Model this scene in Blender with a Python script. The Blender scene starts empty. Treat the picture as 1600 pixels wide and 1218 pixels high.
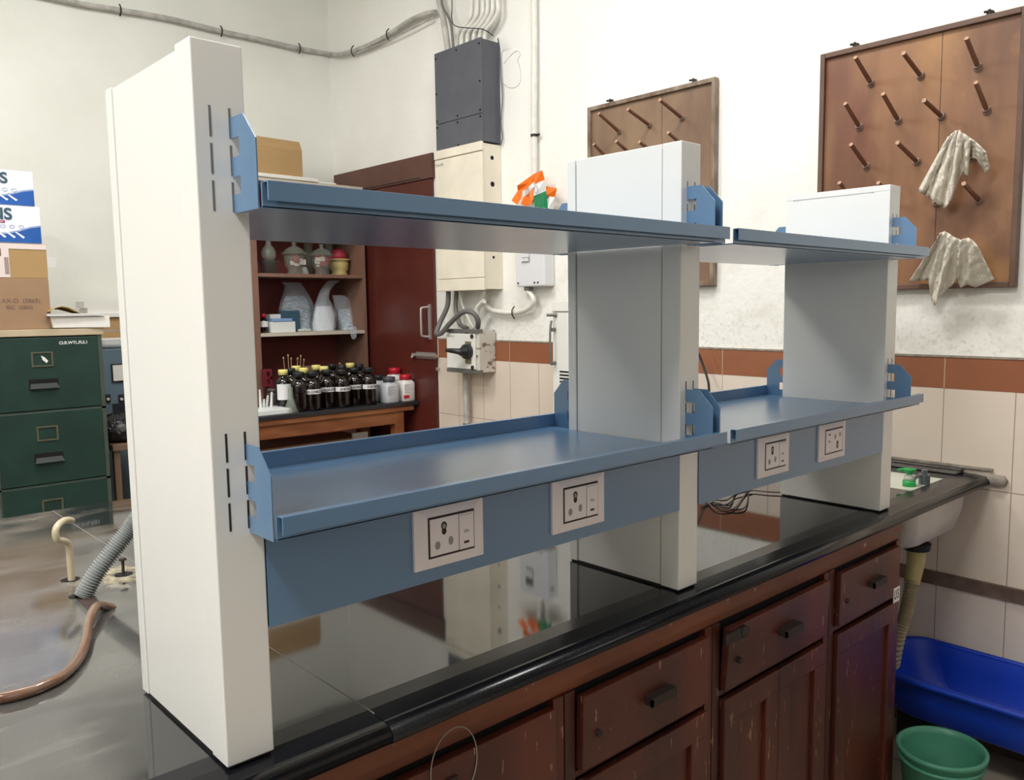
import bpy, bmesh, math, random
from mathutils import Vector, Matrix
random.seed(7)
S = bpy.context.scene
COL = S.collection
# ------------------------------------------------------------------ camera
CAM = (-0.4676, -1.1788, 0.6809); YAW, PITCH, ROLL = 0.76360, -0.10530, -0.0100
FPX, CX, CY = 1305.2, 852.18, 616.28
_f = Vector((math.sin(YAW)*math.cos(PITCH), math.cos(YAW)*math.cos(PITCH), math.sin(PITCH)))
_r0 = Vector((math.cos(YAW), -math.sin(YAW), 0)); _u0 = _r0.cross(_f)
_r = _r0*math.cos(ROLL)+_u0*math.sin(ROLL); _u = -_r0*math.sin(ROLL)+_u0*math.cos(ROLL)
cd = bpy.data.cameras.new('camera'); cam = bpy.data.objects.new('camera', cd); COL.objects.link(cam)
cd.sensor_fit = 'HORIZONTAL'; cd.sensor_width = 36.0; cd.lens = FPX*36.0/1600
cd.shift_x = -(CX-800)/1600; cd.shift_y = (CY-609)/1600; cd.clip_start = 0.02
M = Matrix.Identity(4)
for i in range(3):
    M[i][0] = _r[i]; M[i][1] = _u[i]; M[i][2] = -_f[i]; M[i][3] = CAM[i]
cam.matrix_world = M
S.camera = cam
def at(U, V, ax, val):
    """point of the place seen at photo pixel U,V lying on the plane  axis ax = val"""
    d = _f*FPX+_r*(U-CX)-_u*(V-CY)
    s = (val-CAM[ax])/d[ax]
    return Vector((CAM[0]+s*d.x, CAM[1]+s*d.y, CAM[2]+s*d.z))
# ------------------------------------------------------------------ light and exposure
w = bpy.data.worlds.new('room_air'); S.world = w; w.use_nodes = True
w.node_tree.nodes['Background'].inputs[0].default_value = (0.9, 0.95, 1, 1)
w.node_tree.nodes['Background'].inputs[1].default_value = 0.35
def area(name, loc, aim, sx, sy, power, col=(1, .985, .955)):
    l = bpy.data.lights.new(name, 'AREA'); l.shape = 'RECTANGLE'; l.size = sx; l.size_y = sy
    l.energy = power; l.color = col
    o = bpy.data.objects.new(name, l); COL.objects.link(o); o.location = loc
    o.rotation_euler = (Vector(aim)-Vector(loc)).to_track_quat('-Z', 'Y').to_euler()
area('ceiling_tube_near', (-1.7, -0.5, 3.3), (-1.3, -0.3, 0), 1.3, 0.30, 100)
area('ceiling_tube_wall', (1.5, 0.7, 3.3), (1.9, 0.8, 0), 1.2, 0.30, 58)
area('ceiling_tube_rear', (0.3, 2.6, 3.3), (0.5, 2.9, 0), 1.4, 0.30, 72)
area('left_fill', (-4.1, 0.4, 2.2), (0, 0.4, 0.9), 2.4, 1.5, 88, (1, .99, .97))  # added fill lamp to brighten the left-facing column sides, no real window
area('front_fill', (-1.2, -6.8, 2.2), (0.4, 0, 0.6), 2.6, 1.5, 48, (.98, .97, 1))  # added soft fill from behind the camera for the front faces, no real window
S.view_settings.view_transform = 'Standard'; S.view_settings.look = 'None'
S.view_settings.gamma = 1; S.view_settings.use_curve_mapping = False
S.view_settings.exposure = 0.0
S.cycles.use_denoising = True; S.cycles.max_bounces = 8; S.cycles.diffuse_bounces = 4
S.cycles.glossy_bounces = 4; S.cycles.transmission_bounces = 8; S.cycles.transparent_max_bounces = 12
S.cycles.caustics_reflective = False; S.cycles.caustics_refractive = False
# ------------------------------------------------------------------ materials
def lin(c):
    return tuple(((v/255)/12.92 if v/255 <= .04045 else ((v/255+.055)/1.055)**2.4) for v in c)+(1,)
MATS = {}
def mat(name, rgb, rough=.5, metal=0, spec=.5, var=0, vscale=8, rgb2=None, thr=None, trans=0, ior=1.5, alpha=1, bump=0, bscale=60, stretch=(1, 1, 1), coat=0, detail=4):
    """rgb with an optional noise mix to rgb2 (var = strength; thr = (low, high) of the ramp)"""
    m = bpy.data.materials.new(name); m.use_nodes = True; nt = m.node_tree; N = nt.nodes; L = nt.links
    b = N['Principled BSDF']; b.inputs['Base Color'].default_value = lin(rgb)
    b.inputs['Roughness'].default_value = rough; b.inputs['Metallic'].default_value = metal
    b.inputs['Specular IOR Level'].default_value = spec; b.inputs['IOR'].default_value = ior
    b.inputs['Transmission Weight'].default_value = trans; b.inputs['Alpha'].default_value = alpha
    b.inputs['Coat Weight'].default_value = coat
    if var or bump:
        tc = N.new('ShaderNodeTexCoord'); mp = N.new('ShaderNodeMapping'); mp.inputs['Scale'].default_value = stretch
        L.new(tc.outputs['Object'], mp.inputs[0])
    if var:
        n = N.new('ShaderNodeTexNoise'); n.inputs['Scale'].default_value = vscale; n.inputs['Detail'].default_value = detail
        L.new(mp.outputs[0], n.inputs['Vector'])
        r = N.new('ShaderNodeValToRGB'); lo, hi = thr or (.35, .65)
        r.color_ramp.elements[0].position = lo; r.color_ramp.elements[1].position = hi
        c1 = lin(rgb); c2 = lin(rgb2 or tuple(v*.8 for v in rgb)); c2 = tuple(a*(1-var)+b2*var for a, b2 in zip(c1, c2))
        r.color_ramp.elements[0].color = c1; r.color_ramp.elements[1].color = c2
        L.new(n.outputs['Fac'], r.inputs[0]); L.new(r.outputs[0], b.inputs['Base Color'])
    if bump:
        n2 = N.new('ShaderNodeTexNoise'); n2.inputs['Scale'].default_value = bscale; n2.inputs['Detail'].default_value = 3
        L.new(mp.outputs[0], n2.inputs['Vector'])
        bp = N.new('ShaderNodeBump'); bp.inputs['Strength'].default_value = bump; bp.inputs['Distance'].default_value = .01
        L.new(n2.outputs['Fac'], bp.inputs['Height']); L.new(bp.outputs[0], b.inputs['Normal'])
    MATS[name] = m
    return m
def mixin(m, rgb, scale, lo, hi, stretch=(1, 1, 1), detail=5, mask=None, rough=None, offset=(0, 0, 0)):
    """layer a blotch colour over a material; mask = (axis, lo, hi, ...) limits it to a slab of the object"""
    nt = m.node_tree; N = nt.nodes; L = nt.links; b = N['Principled BSDF']
    tc = N.new('ShaderNodeTexCoord'); mp = N.new('ShaderNodeMapping'); mp.inputs['Scale'].default_value = stretch
    mp.inputs['Location'].default_value = offset
    L.new(tc.outputs['Object'], mp.inputs[0])
    n = N.new('ShaderNodeTexNoise'); n.inputs['Scale'].default_value = scale; n.inputs['Detail'].default_value = detail
    L.new(mp.outputs[0], n.inputs['Vector'])
    r = N.new('ShaderNodeMapRange'); r.inputs['From Min'].default_value = lo; r.inputs['From Max'].default_value = hi
    L.new(n.outputs['Fac'], r.inputs['Value']); fac = r.outputs[0]
    for (ax, a0, a1, a2, a3) in (mask or []):     # rises a0..a1, falls a2..a3 along axis
        sp = N.new('ShaderNodeSeparateXYZ'); L.new(tc.outputs['Object'], sp.inputs[0])
        for (x0, x1) in ((a0, a1), (a3, a2)):
            q = N.new('ShaderNodeMapRange'); q.inputs['From Min'].default_value = x0; q.inputs['From Max'].default_value = x1
            L.new(sp.outputs[ax], q.inputs['Value'])
            mu = N.new('ShaderNodeMath'); mu.operation = 'MULTIPLY'; L.new(fac, mu.inputs[0]); L.new(q.outputs[0], mu.inputs[1]); fac = mu.outputs[0]
    mx = N.new('ShaderNodeMix'); mx.data_type = 'RGBA'; mx.inputs['B'].default_value = lin(rgb)
    src = b.inputs['Base Color']
    if src.is_linked: L.new(src.links[0].from_socket, mx.inputs['A'])
    else: mx.inputs['A'].default_value = src.default_value
    L.new(fac, mx.inputs['Factor']); L.new(mx.outputs['Result'], b.inputs['Base Color'])
    if rough is not None:
        q = N.new('ShaderNodeMapRange'); q.inputs['To Min'].default_value = b.inputs['Roughness'].default_value; q.inputs['To Max'].default_value = rough
        if b.inputs['Roughness'].is_linked:
            m2 = N.new('ShaderNodeMix'); m2.inputs['B'].default_value = rough
            L.new(b.inputs['Roughness'].links[0].from_socket, m2.inputs['A']); L.new(fac, m2.inputs['Factor']); L.new(m2.outputs['Result'], b.inputs['Roughness'])
        else:
            L.new(fac, q.inputs['Value']); L.new(q.outputs[0], b.inputs['Roughness'])
    return m
wallm = mat('limewashed_plaster', (243, 242, 237), .75, var=.5, vscale=2.2, rgb2=(232, 230, 222), bump=.25, bscale=25)
mixin(wallm, (206, 202, 190), 55, .52, .80, mask=[(2, .40, .47, .52, .80)])
mixin(wallm, (222, 218, 207), 7, .52, .8, mask=[(2, .40, .5, .9, 1.3)])
wallb = mat('aged_plaster', (236, 237, 230), .8, var=.6, vscale=1.6, rgb2=(222, 223, 214), bump=.2, bscale=25)
mat('unlit_wall_tone', (84, 80, 76), .8)  # darkness of the unlit room end put into the wall colour
mat('ceiling_plaster', (240, 239, 233), .8)
floorm = mat('floor_tile', (190, 178, 160), .35, var=.5, vscale=5)
mixin(floorm, (120, 110, 100), 3, .55, .8)
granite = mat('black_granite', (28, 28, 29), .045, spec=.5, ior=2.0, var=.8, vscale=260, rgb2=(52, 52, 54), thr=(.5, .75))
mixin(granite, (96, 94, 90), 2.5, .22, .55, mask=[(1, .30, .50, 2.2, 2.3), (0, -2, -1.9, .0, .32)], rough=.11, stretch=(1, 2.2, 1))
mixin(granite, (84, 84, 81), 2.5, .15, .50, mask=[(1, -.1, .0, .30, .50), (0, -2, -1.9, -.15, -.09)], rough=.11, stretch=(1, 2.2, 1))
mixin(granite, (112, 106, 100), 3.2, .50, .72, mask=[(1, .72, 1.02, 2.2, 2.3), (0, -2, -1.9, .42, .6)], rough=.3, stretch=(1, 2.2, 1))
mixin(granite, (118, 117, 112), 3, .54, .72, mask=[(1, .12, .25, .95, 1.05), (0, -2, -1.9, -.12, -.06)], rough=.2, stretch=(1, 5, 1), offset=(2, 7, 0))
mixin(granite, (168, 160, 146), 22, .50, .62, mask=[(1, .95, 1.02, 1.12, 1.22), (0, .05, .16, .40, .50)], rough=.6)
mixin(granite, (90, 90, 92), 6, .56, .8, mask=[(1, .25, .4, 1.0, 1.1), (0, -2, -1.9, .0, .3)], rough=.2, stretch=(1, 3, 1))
mat('honed_granite', (18, 19, 24), .2, ior=1.38, var=.25, vscale=260, rgb2=(44, 45, 50), thr=(.5, .75))
white = mat('white_powder_coat', (236, 235, 231), .32, bump=.03, bscale=700)
blue = mat('blue_powder_coat', (90, 127, 163), .22, ior=1.85, bump=.03, bscale=700, coat=.35)
blue.node_tree.nodes['Principled BSDF'].inputs['Coat Roughness'].default_value = .32
mat('slot_dark', (40, 40, 42), .6)
mat('slot_grey', (120, 120, 120), .6)
mat('rubber_black', (16, 16, 16), .6)
mat('socket_white', (238, 230, 232), .3)
mat('socket_gap', (35, 22, 24), .5)
mat('socket_shutter', (150, 145, 145), .4)
mat('indicator_red', (70, 14, 20), .3)
mat('print_grey', (150, 145, 145), .6)
cabw = mat('worn_teak', (94, 42, 28), .42, var=.8, vscale=5, rgb2=(60, 25, 19), stretch=(1, 1, .35), bump=.1, bscale=30)
mixin(cabw, (150, 112, 92), 70, .67, .70, stretch=(1, 1, .22))
mixin(cabw, (44, 22, 26), 4, .55, .8, stretch=(1, 1, .7), offset=(5, 0, 0))
railw = mat('worn_teak_rail', (128, 70, 42), .45, var=.8, vscale=6, rgb2=(90, 42, 26), stretch=(.4, 1, 1))
mixin(railw, (170, 140, 110), 30, .68, .72)
mat('dark_gap', (12, 8, 7), .9)
mat('iron', (62, 54, 52), .5, .7)
mat('paper', (230, 228, 222), .7)
peg = mat('peg_board_wood', (146, 104, 72), .45, var=.9, vscale=3.2, rgb2=(106, 70, 50), stretch=(1, 1.6, .5), bump=.1, bscale=20)
mixin(peg, (178, 134, 84), 2.4, .5, .7)
mixin(peg, (112, 66, 50), 3.1, .58, .75, stretch=(1, 1, .6), offset=(3, 1, 2))
pegs = mat('peg_board_wood_faded', (140, 114, 90), .5, var=.9, vscale=3.2, rgb2=(112, 86, 70), stretch=(1, 1.6, .6))
mat('peg_frame_wood', (104, 76, 62), .55, var=.6, vscale=9)
mat('peg_frame_flaking', (150, 135, 118), .7, var=1, vscale=14, rgb2=(98, 74, 58), stretch=(1, 1, .4))
mat('peg_wood', (128, 88, 68), .5, var=.5, vscale=30)
mat('peg_tip', (176, 138, 112), .6)
mat('peg_washer', (130, 108, 96), .5)
cloth = mat('muslin', (228, 221, 207), .95, var=.6, vscale=14, rgb2=(206, 198, 182), bump=.9, bscale=40)
mat('maroon_paint', (96, 42, 34), .35, var=.6, vscale=1.6, rgb2=(74, 32, 28), coat=.2)
mat('maroon_frame', (98, 64, 54), .5, var=.5, vscale=5)
mat('aluminium', (190, 180, 176), .4, .6)
tile = mat('cream_tile', (226, 212, 198), .22, var=.4, vscale=3, rgb2=(214, 200, 186))
def tilify(m, w, h, off=(0, 0), mort=(150, 128, 110), size=.006, axes=(1, 2)):
    nt = m.node_tree; N = nt.nodes; L = nt.links; b = N['Principled BSDF']
    tc = N.new('ShaderNodeTexCoord'); sp = N.new('ShaderNodeSeparateXYZ'); L.new(tc.outputs['Object'], sp.inputs[0])
    fac = None
    for ax, per, o in ((axes[0], w, off[0]), (axes[1], h, off[1])):
        a = N.new('ShaderNodeMath'); a.operation = 'SUBTRACT'; a.inputs[1].default_value = o-per*40; L.new(sp.outputs[ax], a.inputs[0])
        d = N.new('ShaderNodeMath'); d.operation = 'MODULO'; d.inputs[1].default_value = per; L.new(a.outputs[0], d.inputs[0])
        lt = N.new('ShaderNodeMath'); lt.operation = 'LESS_THAN'; lt.inputs[1].default_value = size; L.new(d.outputs[0], lt.inputs[0])
        if fac:
            mx = N.new('ShaderNodeMath'); mx.operation = 'MAXIMUM'; L.new(fac, mx.inputs[0]); L.new(lt.outputs[0], mx.inputs[1]); fac = mx.outputs[0]
        else: fac = lt.outputs[0]
    mx = N.new('ShaderNodeMix'); mx.data_type = 'RGBA'; mx.inputs['B'].default_value = lin(mort)
    s = b.inputs['Base Color']
    if s.is_linked: L.new(s.links[0].from_socket, mx.inputs['A'])
    else: mx.inputs['A'].default_value = s.default_value
    L.new(fac, mx.inputs['Factor']); L.new(mx.outputs['Result'], b.inputs['Base Color'])
TW = .2667
tilify(tile, TW, .394, (.138, -.060), mort=(158, 136, 120), size=.0035)
band = mat('brown_border_tile', (152, 96, 68), .25, var=.5, vscale=4, rgb2=(136, 82, 58)); tilify(band, TW*2, 3, (.138, -2), mort=(195, 160, 135), size=.004)
tilify(floorm, .45, .45, (0, 0), mort=(100, 92, 84), size=.006, axes=(0, 1))
mat('skirting_granite', (84, 66, 58), .4, var=.9, vscale=8, rgb2=(128, 108, 96))
mat('upstand_stone', (92, 88, 84), .5, var=.8, vscale=20, rgb2=(60, 58, 58))
mat('mortar', (160, 152, 140), .9, var=.8, vscale=30, rgb2=(120, 112, 102))
mat('pvc_white', (232, 230, 222), .4, var=.3, vscale=20)
mat('pvc_grey', (196, 193, 187), .5, var=.8, vscale=14, rgb2=(150, 147, 142))
mat('cable_grey', (108, 106, 104), .5)
mat('enamel_grey', (88, 90, 98), .45, var=.6, vscale=7, rgb2=(76, 77, 86))
mixin(MATS['enamel_grey'], (200, 200, 200), 24, .74, .76, stretch=(1, 1, .5))
mat('cream_enamel', (240, 232, 214), .4, var=.3, vscale=5)
mat('chipped_enamel', (206, 202, 192), .45)
mixin(MATS['chipped_enamel'], (128, 106, 88), 14, .56, .60, stretch=(1, 1, 1.6))
mat('light_enamel', (232, 232, 226), .35)
mat('grey_metal', (120, 120, 116), .45, .4)
mat('black_plastic', (38, 40, 44), .35)
mat('khaki_plate', (122, 116, 96), .5)
mat('pale_grey_plastic', (222, 222, 226), .35)
mat('screw', (70, 68, 66), .5, .6)
mat('flag_orange', (246, 120, 30), .4); mat('flag_white', (240, 240, 240), .4); mat('flag_green', (22, 128, 82), .3); mat('flag_navy', (90, 90, 150), .5)
green = mat('green_enamel', (36, 62, 55), .4, var=.7, vscale=6, rgb2=(30, 51, 46)); mixin(green, (90, 105, 95), 60, .70, .74)
mat('green_pull', (34, 40, 40), .55)
mat('green_edge', (72, 84, 76), .4, var=.5, vscale=20)
mat('brass_dirty', (96, 96, 76), .5, .3)
mat('chalk', (225, 228, 225), .9)
mat('board_beige', (196, 180, 152), .7, var=.7, vscale=5, rgb2=(160, 146, 118))
mat('cardboard', (178, 146, 100), .8, var=.4, vscale=4, rgb2=(160, 128, 86))
mat('cardboard_brown', (160, 130, 102), .8, var=.4, vscale=4, rgb2=(146, 116, 90))
mat('carton_pale', (226, 212, 208), .7)
mat('carton_print', (120, 96, 84), .8)
mat('box_white', (236, 236, 246), .45); mat('box_blue', (40, 98, 178), .4, var=.6, vscale=12, rgb2=(24, 72, 150)); mat('box_teal', (52, 84, 104), .5); mat('box_maroon', (156, 56, 96), .5); mat('box_lightblue', (130, 160, 210), .5)
mat('envelope', (190, 158, 96), .7); mat('paper_grey', (206, 206, 204), .8)
mat('bluegrey_paint', (96, 116, 128), .5); mat('black_bag', (22, 22, 22), .3, bump=1, bscale=30)
mat('stand_wood', (120, 96, 78), .6); mat('frame_black', (30, 30, 34), .5)
mat('book_case_wood', (138, 104, 88), .55, var=.5, vscale=8, stretch=(1, 1, .3))
mat('book_case_back', (150, 78, 74), .6, var=.4, vscale=4)
mat('paper_lining', (202, 192, 176), .8)
mat('clear_glass', (172, 182, 168), .05, alpha=.26, ior=1.6)
mat('smoke_glass', (80, 88, 86), .06, alpha=.5, ior=1.6)
mat('glass_contents_white', (226, 218, 208), .7); mat('glass_contents_red', (150, 40, 56), .6)
mat('yellow_jar', (206, 190, 130), .3, var=.5, vscale=16, rgb2=(186, 170, 110)); mat('olive_liquid', (120, 116, 60), .3)
bagm = mat('clear_polythene', (216, 226, 234), .14, alpha=.30, ior=1.6, bump=1.6, bscale=22)
mat('gauze', (196, 208, 216), .8, var=1, vscale=26, rgb2=(120, 130, 146), stretch=(1, 1, 2.6), bump=.8, bscale=34)
mat('cotton', (224, 228, 232), .9, bump=1, bscale=30)
mat('amber_glass', (18, 9, 8), .08, ior=1.5, coat=.5); mat('cap_black', (32, 34, 38), .45); mat('cap_yellow', (240, 228, 142), .4)
mat('label_white', (232, 232, 232), .6); mat('ink', (40, 40, 46), .7); mat('cap_red', (190, 24, 44), .4); mat('hdpe_white', (234, 230, 226), .4)
mat('hdpe_grey', (196, 198, 204), .35); mat('cap_grey', (74, 76, 82), .4); mat('red_print', (200, 40, 50), .6)
mat('clamp_maroon', (116, 36, 46), .4); mat('jar_brown', (78, 66, 60), .2); mat('plastic_white', (226, 230, 228), .4)
mat('table_black', (40, 41, 45), .3); mat('table_wood', (160, 104, 64), .5, var=.9, vscale=5, rgb2=(116, 62, 34), stretch=(.5, 1, 2)); mat('table_edge_pale', (186, 164, 134), .6)
mat('hose_grey', (160, 164, 162), .45); mat('tube_cream', (206, 192, 160), .3, coat=.4); mat('tube_brown', (146, 120, 100), .25, var=.9, vscale=4, rgb2=(100, 54, 30), coat=.6)
mat('hole_black', (10, 9, 8), .9); mat('rust', (60, 44, 38), .8); mat('powder', (178, 168, 142), .95, var=1, vscale=40, rgb2=(104, 98, 88), bump=1, bscale=60)
mat('crack_white', (150, 144, 136), .9)
mat('porcelain', (206, 200, 194), .3, var=.3, vscale=6); mat('sink_inside', (226, 228, 216), .3, var=.6, vscale=14, rgb2=(200, 206, 186)); mat('sink_pipe_cream', (186, 172, 120), .5); mat('sink_hose', (168, 156, 128), .5)
mat('bottle_green', (36, 170, 84), .35); mat('bottle_clear', (226, 234, 226), .15, alpha=.7); mat('tap_grey', (120, 126, 132), .3, .5)
mat('tub_blue', (18, 64, 188), .4, bump=.15, bscale=300); mat('bucket_green', (74, 142, 116), .42)
mat('wire_black', (26, 24, 26), .5); mat('wire_brown', (96, 74, 70), .5)
# ------------------------------------------------------------------ mesh builder
class MB:
    def __init__(s): s.v = []; s.f = []; s.sm = []; s.mi = []; s.m = 0
    def add(s, vs, fs, smooth=False):
        o = len(s.v); s.v += [Vector(p) for p in vs]
        for f in fs: s.f.append([o+i for i in f]); s.sm.append(smooth); s.mi.append(s.m)
        return s
    def box(s, x0, x1, y0, y1, z0, z1):
        x0, x1 = sorted((x0, x1)); y0, y1 = sorted((y0, y1)); z0, z1 = sorted((z0, z1))
        v = [(x, y, z) for z in (z0, z1) for y in (y0, y1) for x in (x0, x1)]
        return s.add(v, [(0, 2, 3, 1), (4, 5, 7, 6), (0, 1, 5, 4), (2, 6, 7, 3), (0, 4, 6, 2), (1, 3, 7, 5)])
    def prism(s, poly, ax, a0, a1):
        """poly: 2D points in the other two axes (cyclic x->y->z order dropped ax)"""
        n = len(poly)
        def mk(p, a):
            q = list(p); q.insert(ax, a); return tuple(q)
        v = [mk(p, a0) for p in poly]+[mk(p, a1) for p in poly]
        fs = [tuple(range(n))[::-1], tuple(range(n, 2*n))]+[(i, (i+1) % n, n+(i+1) % n, n+i) for i in range(n)]
        return s.add(v, fs)
    def frame_dirs(s, d):
        d = Vector(d).normalized(); a = Vector((0, 0, 1)) if abs(d.z) < .9 else Vector((1, 0, 0))
        u = d.cross(a).normalized(); return d, u, d.cross(u)
    def cyl(s, p0, p1, r0, r1=None, n=16, caps=True):
        r1 = r0 if r1 is None else r1; p0, p1 = Vector(p0), Vector(p1); d, u, w_ = s.frame_dirs(p1-p0)
        ring = [(u*math.cos(2*math.pi*i/n)+w_*math.sin(2*math.pi*i/n)) for i in range(n)]
        s.add([p0+q*r0 for q in ring]+[p1+q*r1 for q in ring], [(i, (i+1) % n, n+(i+1) % n, n+i) for i in range(n)], True)
        if caps:
            s.add([p0+q*r0 for q in ring], [tuple(range(n))[::-1]]); s.add([p1+q*r1 for q in ring], [tuple(range(n))])
        return s
    def tube(s, pts, r, n=10, rf=None, sub=6):
        P = [Vector(p) for p in pts]; Q = []
        if len(P) > 2 and sub > 1:
            for i in range(len(P)-1):
                a, b, c, d = P[max(i-1, 0)], P[i], P[i+1], P[min(i+2, len(P)-1)]
                for k in range(sub):
                    t = k/sub; Q.append(.5*((2*b)+(c-a)*t+(2*a-5*b+4*c-d)*t*t+(3*b-a-3*c+d)*t**3))
            Q.append(P[-1])
        else: Q = P
        _, u, _w = s.frame_dirs(Q[1]-Q[0]); vs = []
        for i, p in enumerate(Q):
            t = (Q[min(i+1, len(Q)-1)]-Q[max(i-1, 0)]).normalized()
            u = (u-t*u.dot(t)).normalized(); w_ = t.cross(u); rr = rf(i/(len(Q)-1)) if rf else r
            vs += [p+(u*math.cos(2*math.pi*k/n)+w_*math.sin(2*math.pi*k/n))*rr for k in range(n)]
        fs = [(i*n+k, i*n+(k+1) % n, (i+1)*n+(k+1) % n, (i+1)*n+k) for i in range(len(Q)-1) for k in range(n)]
        s.add(vs, fs, True); s.add(vs[:n], [tuple(range(n))[::-1]]); s.add(vs[-n:], [tuple(range(n))])
        return s
    def lathe(s, prof, c, n=24, sx=1, sy=1, smooth=True):
        """prof: list of (radius, z); closed at the ends if radius 0"""
        vs = []
        for r, z in prof: vs += [(c[0]+r*sx*math.cos(2*math.pi*k/n), c[1]+r*sy*math.sin(2*math.pi*k/n), c[2]+z) for k in range(n)]
        fs = [(i*n+k, i*n+(k+1) % n, (i+1)*n+(k+1) % n, (i+1)*n+k) for i in range(len(prof)-1) for k in range(n)]
        return s.add(vs, fs, smooth)
    def grid(s, rows, smooth=True, close=False):
        n = len(rows[0]); vs = [p for r in rows for p in r]
        fs = [(i*n+k, i*n+k+1, (i+1)*n+k+1, (i+1)*n+k) for i in range(len(rows)-1) for k in range(n-1)]
        return s.add(vs, fs, smooth)
    def build(s, name, m, parent=None, origin=None, bevel=0, weld=False):
        if origin is None:
            if parent is not None: origin = list(parent['_w'])
            else:
                zs = min(v.z for v in s.v); xs = [v.x for v in s.v]; ys = [v.y for v in s.v]
                origin = ((min(xs)+max(xs))/2, (min(ys)+max(ys))/2, zs)
        O = Vector(origin)
        me = bpy.data.meshes.new(name); me.from_pydata([v-O for v in s.v], [], s.f)
        for mm in (m if isinstance(m, (list, tuple)) else [m]):
            me.materials.append(MATS[mm] if isinstance(mm, str) else mm)
        me.polygons.foreach_set('use_smooth', s.sm); me.polygons.foreach_set('material_index', s.mi)
        bm = bmesh.new(); bm.from_mesh(me)
        if weld: bmesh.ops.remove_doubles(bm, verts=bm.verts, dist=1e-6)
        bmesh.ops.recalc_face_normals(bm, faces=bm.faces); bm.to_mesh(me); bm.free(); me.update()
        o = bpy.data.objects.new(name, me); COL.objects.link(o)
        if parent is None: o.location = O
        else: o.parent = parent
        o['_w'] = list(O)
        if bevel:
            b = o.modifiers.new('bevel', 'BEVEL'); b.width = bevel; b.segments = 2; b.limit_method = 'ANGLE'; b.angle_limit = math.radians(50)
        return o
def B(*a): return MB().box(*a)
def tag(o, label=None, cat=None, group=None, kind=None):
    if label: o['label'] = label
    if cat: o['category'] = cat
    if group: o['group'] = group
    if kind: o['kind'] = kind
    return o
def thing(name, label, cat, loc, group=None):
    o = bpy.data.objects.new(name, None); COL.objects.link(o); o.location = loc; o['_w'] = list(loc); o.empty_display_size = .05
    return tag(o, label, cat, group)
def text(body, size, loc, face, m, parent, name='lettering', sx=1, spin=0, extrude=.0004, align='CENTER', bold=0):
    """face: 'front' = on a -Y face, 'side' = on a -X face"""
    cu = bpy.data.curves.new(name, 'FONT'); cu.body = body; cu.size = size; cu.extrude = extrude; cu.align_x = align; cu.align_y = 'CENTER'; cu.offset = bold
    t = bpy.data.objects.new('tmp', cu); COL.objects.link(t); bpy.context.view_layer.update()
    me = bpy.data.meshes.new_from_object(t.evaluated_get(bpy.context.evaluated_depsgraph_get()))
    bpy.data.objects.remove(t)
    X, Y = (Vector((1, 0, 0)), Vector((0, 0, 1))) if face == 'front' else (Vector((0, -1, 0)), Vector((0, 0, 1)))
    if spin: c_, s_ = math.cos(spin), math.sin(spin); X, Y = X*c_+Y*s_, Y*c_-X*s_
    Z = X.cross(Y); O = Vector(list(parent['_w']))
    for v in me.vertices:
        c = v.co.copy(); v.co = Vector(loc)+X*c.x*sx+Y*c.y+Z*c.z-O
    me.materials.clear(); me.materials.append(MATS[m])
    o = bpy.data.objects.new(name, me); COL.objects.link(o); o.parent = parent; o['_w'] = list(O)
    return o
def copy_thing(root, delta, label=None, group=None):
    def rec(o, par):
        c = o.copy(); COL.objects.link(c); c.parent = par
        for ch in [k for k in kids.get(o.name, [])]: rec(ch, c)
        return c
    kids = {}
    for o in COL.objects:
        if o.parent: kids.setdefault(o.parent.name, []).append(o)
    c = rec(root, None); c.location = Vector(root.location)+Vector(delta)
    if label: c['label'] = label
    if group: c['group'] = group
    return c
FZ = -1.12   # floor level; z = 0 is the bench top
# ------------------------------------------------------------------ the setting
def struct(name, mb, m, bevel=0): return tag(mb.build(name, m, origin=(0, 0, 0), bevel=bevel), kind='structure')
WX = 3.05; WY = 4.92; LX = -4.2; NY = -7.0; CZ = 3.42
struct('floor', B(LX, WX, NY, WY, FZ-.1, FZ), floorm)
struct('ceiling', B(LX, WX, NY, WY, CZ, CZ+.1), 'ceiling_plaster')
struct('wall_right', B(WX, WX+.15, NY-.15, WY+.15, FZ-.1, CZ+.1), wallm)
struct('wall_back', B(LX-.15, WX, WY, WY+.15, FZ-.1, CZ+.1), wallb)
struct('wall_left', B(LX-.15, LX, NY-.15, WY, FZ-.1, CZ+.1), wallb)
struct('wall_front', B(LX, WX, NY-.15, NY, FZ-.1, CZ+.1), 'unlit_wall_tone')
struct('trim_1', MB().box(WX-.012, WX, NY, 3.56, FZ, .334), tile)                       # tiled dado
struct('trim_2', MB().box(WX-.013, WX, NY, 3.56, .334, .460), band)                     # brown border course
struct('trim_3', MB().box(WX-.016, WX, NY, 3.56, .460, .468), 'mortar')
struct('trim_4', MB().prism([(NY, -.485), (3.56, -.485), (3.56, -.43), (NY, -.43)], 0, WX-.028, WX-.008), 'skirting_granite', .002)
struct('baseboard_right', B(WX-.02, WX, NY, 3.56, FZ, FZ+.05), 'skirting_granite')
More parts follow.
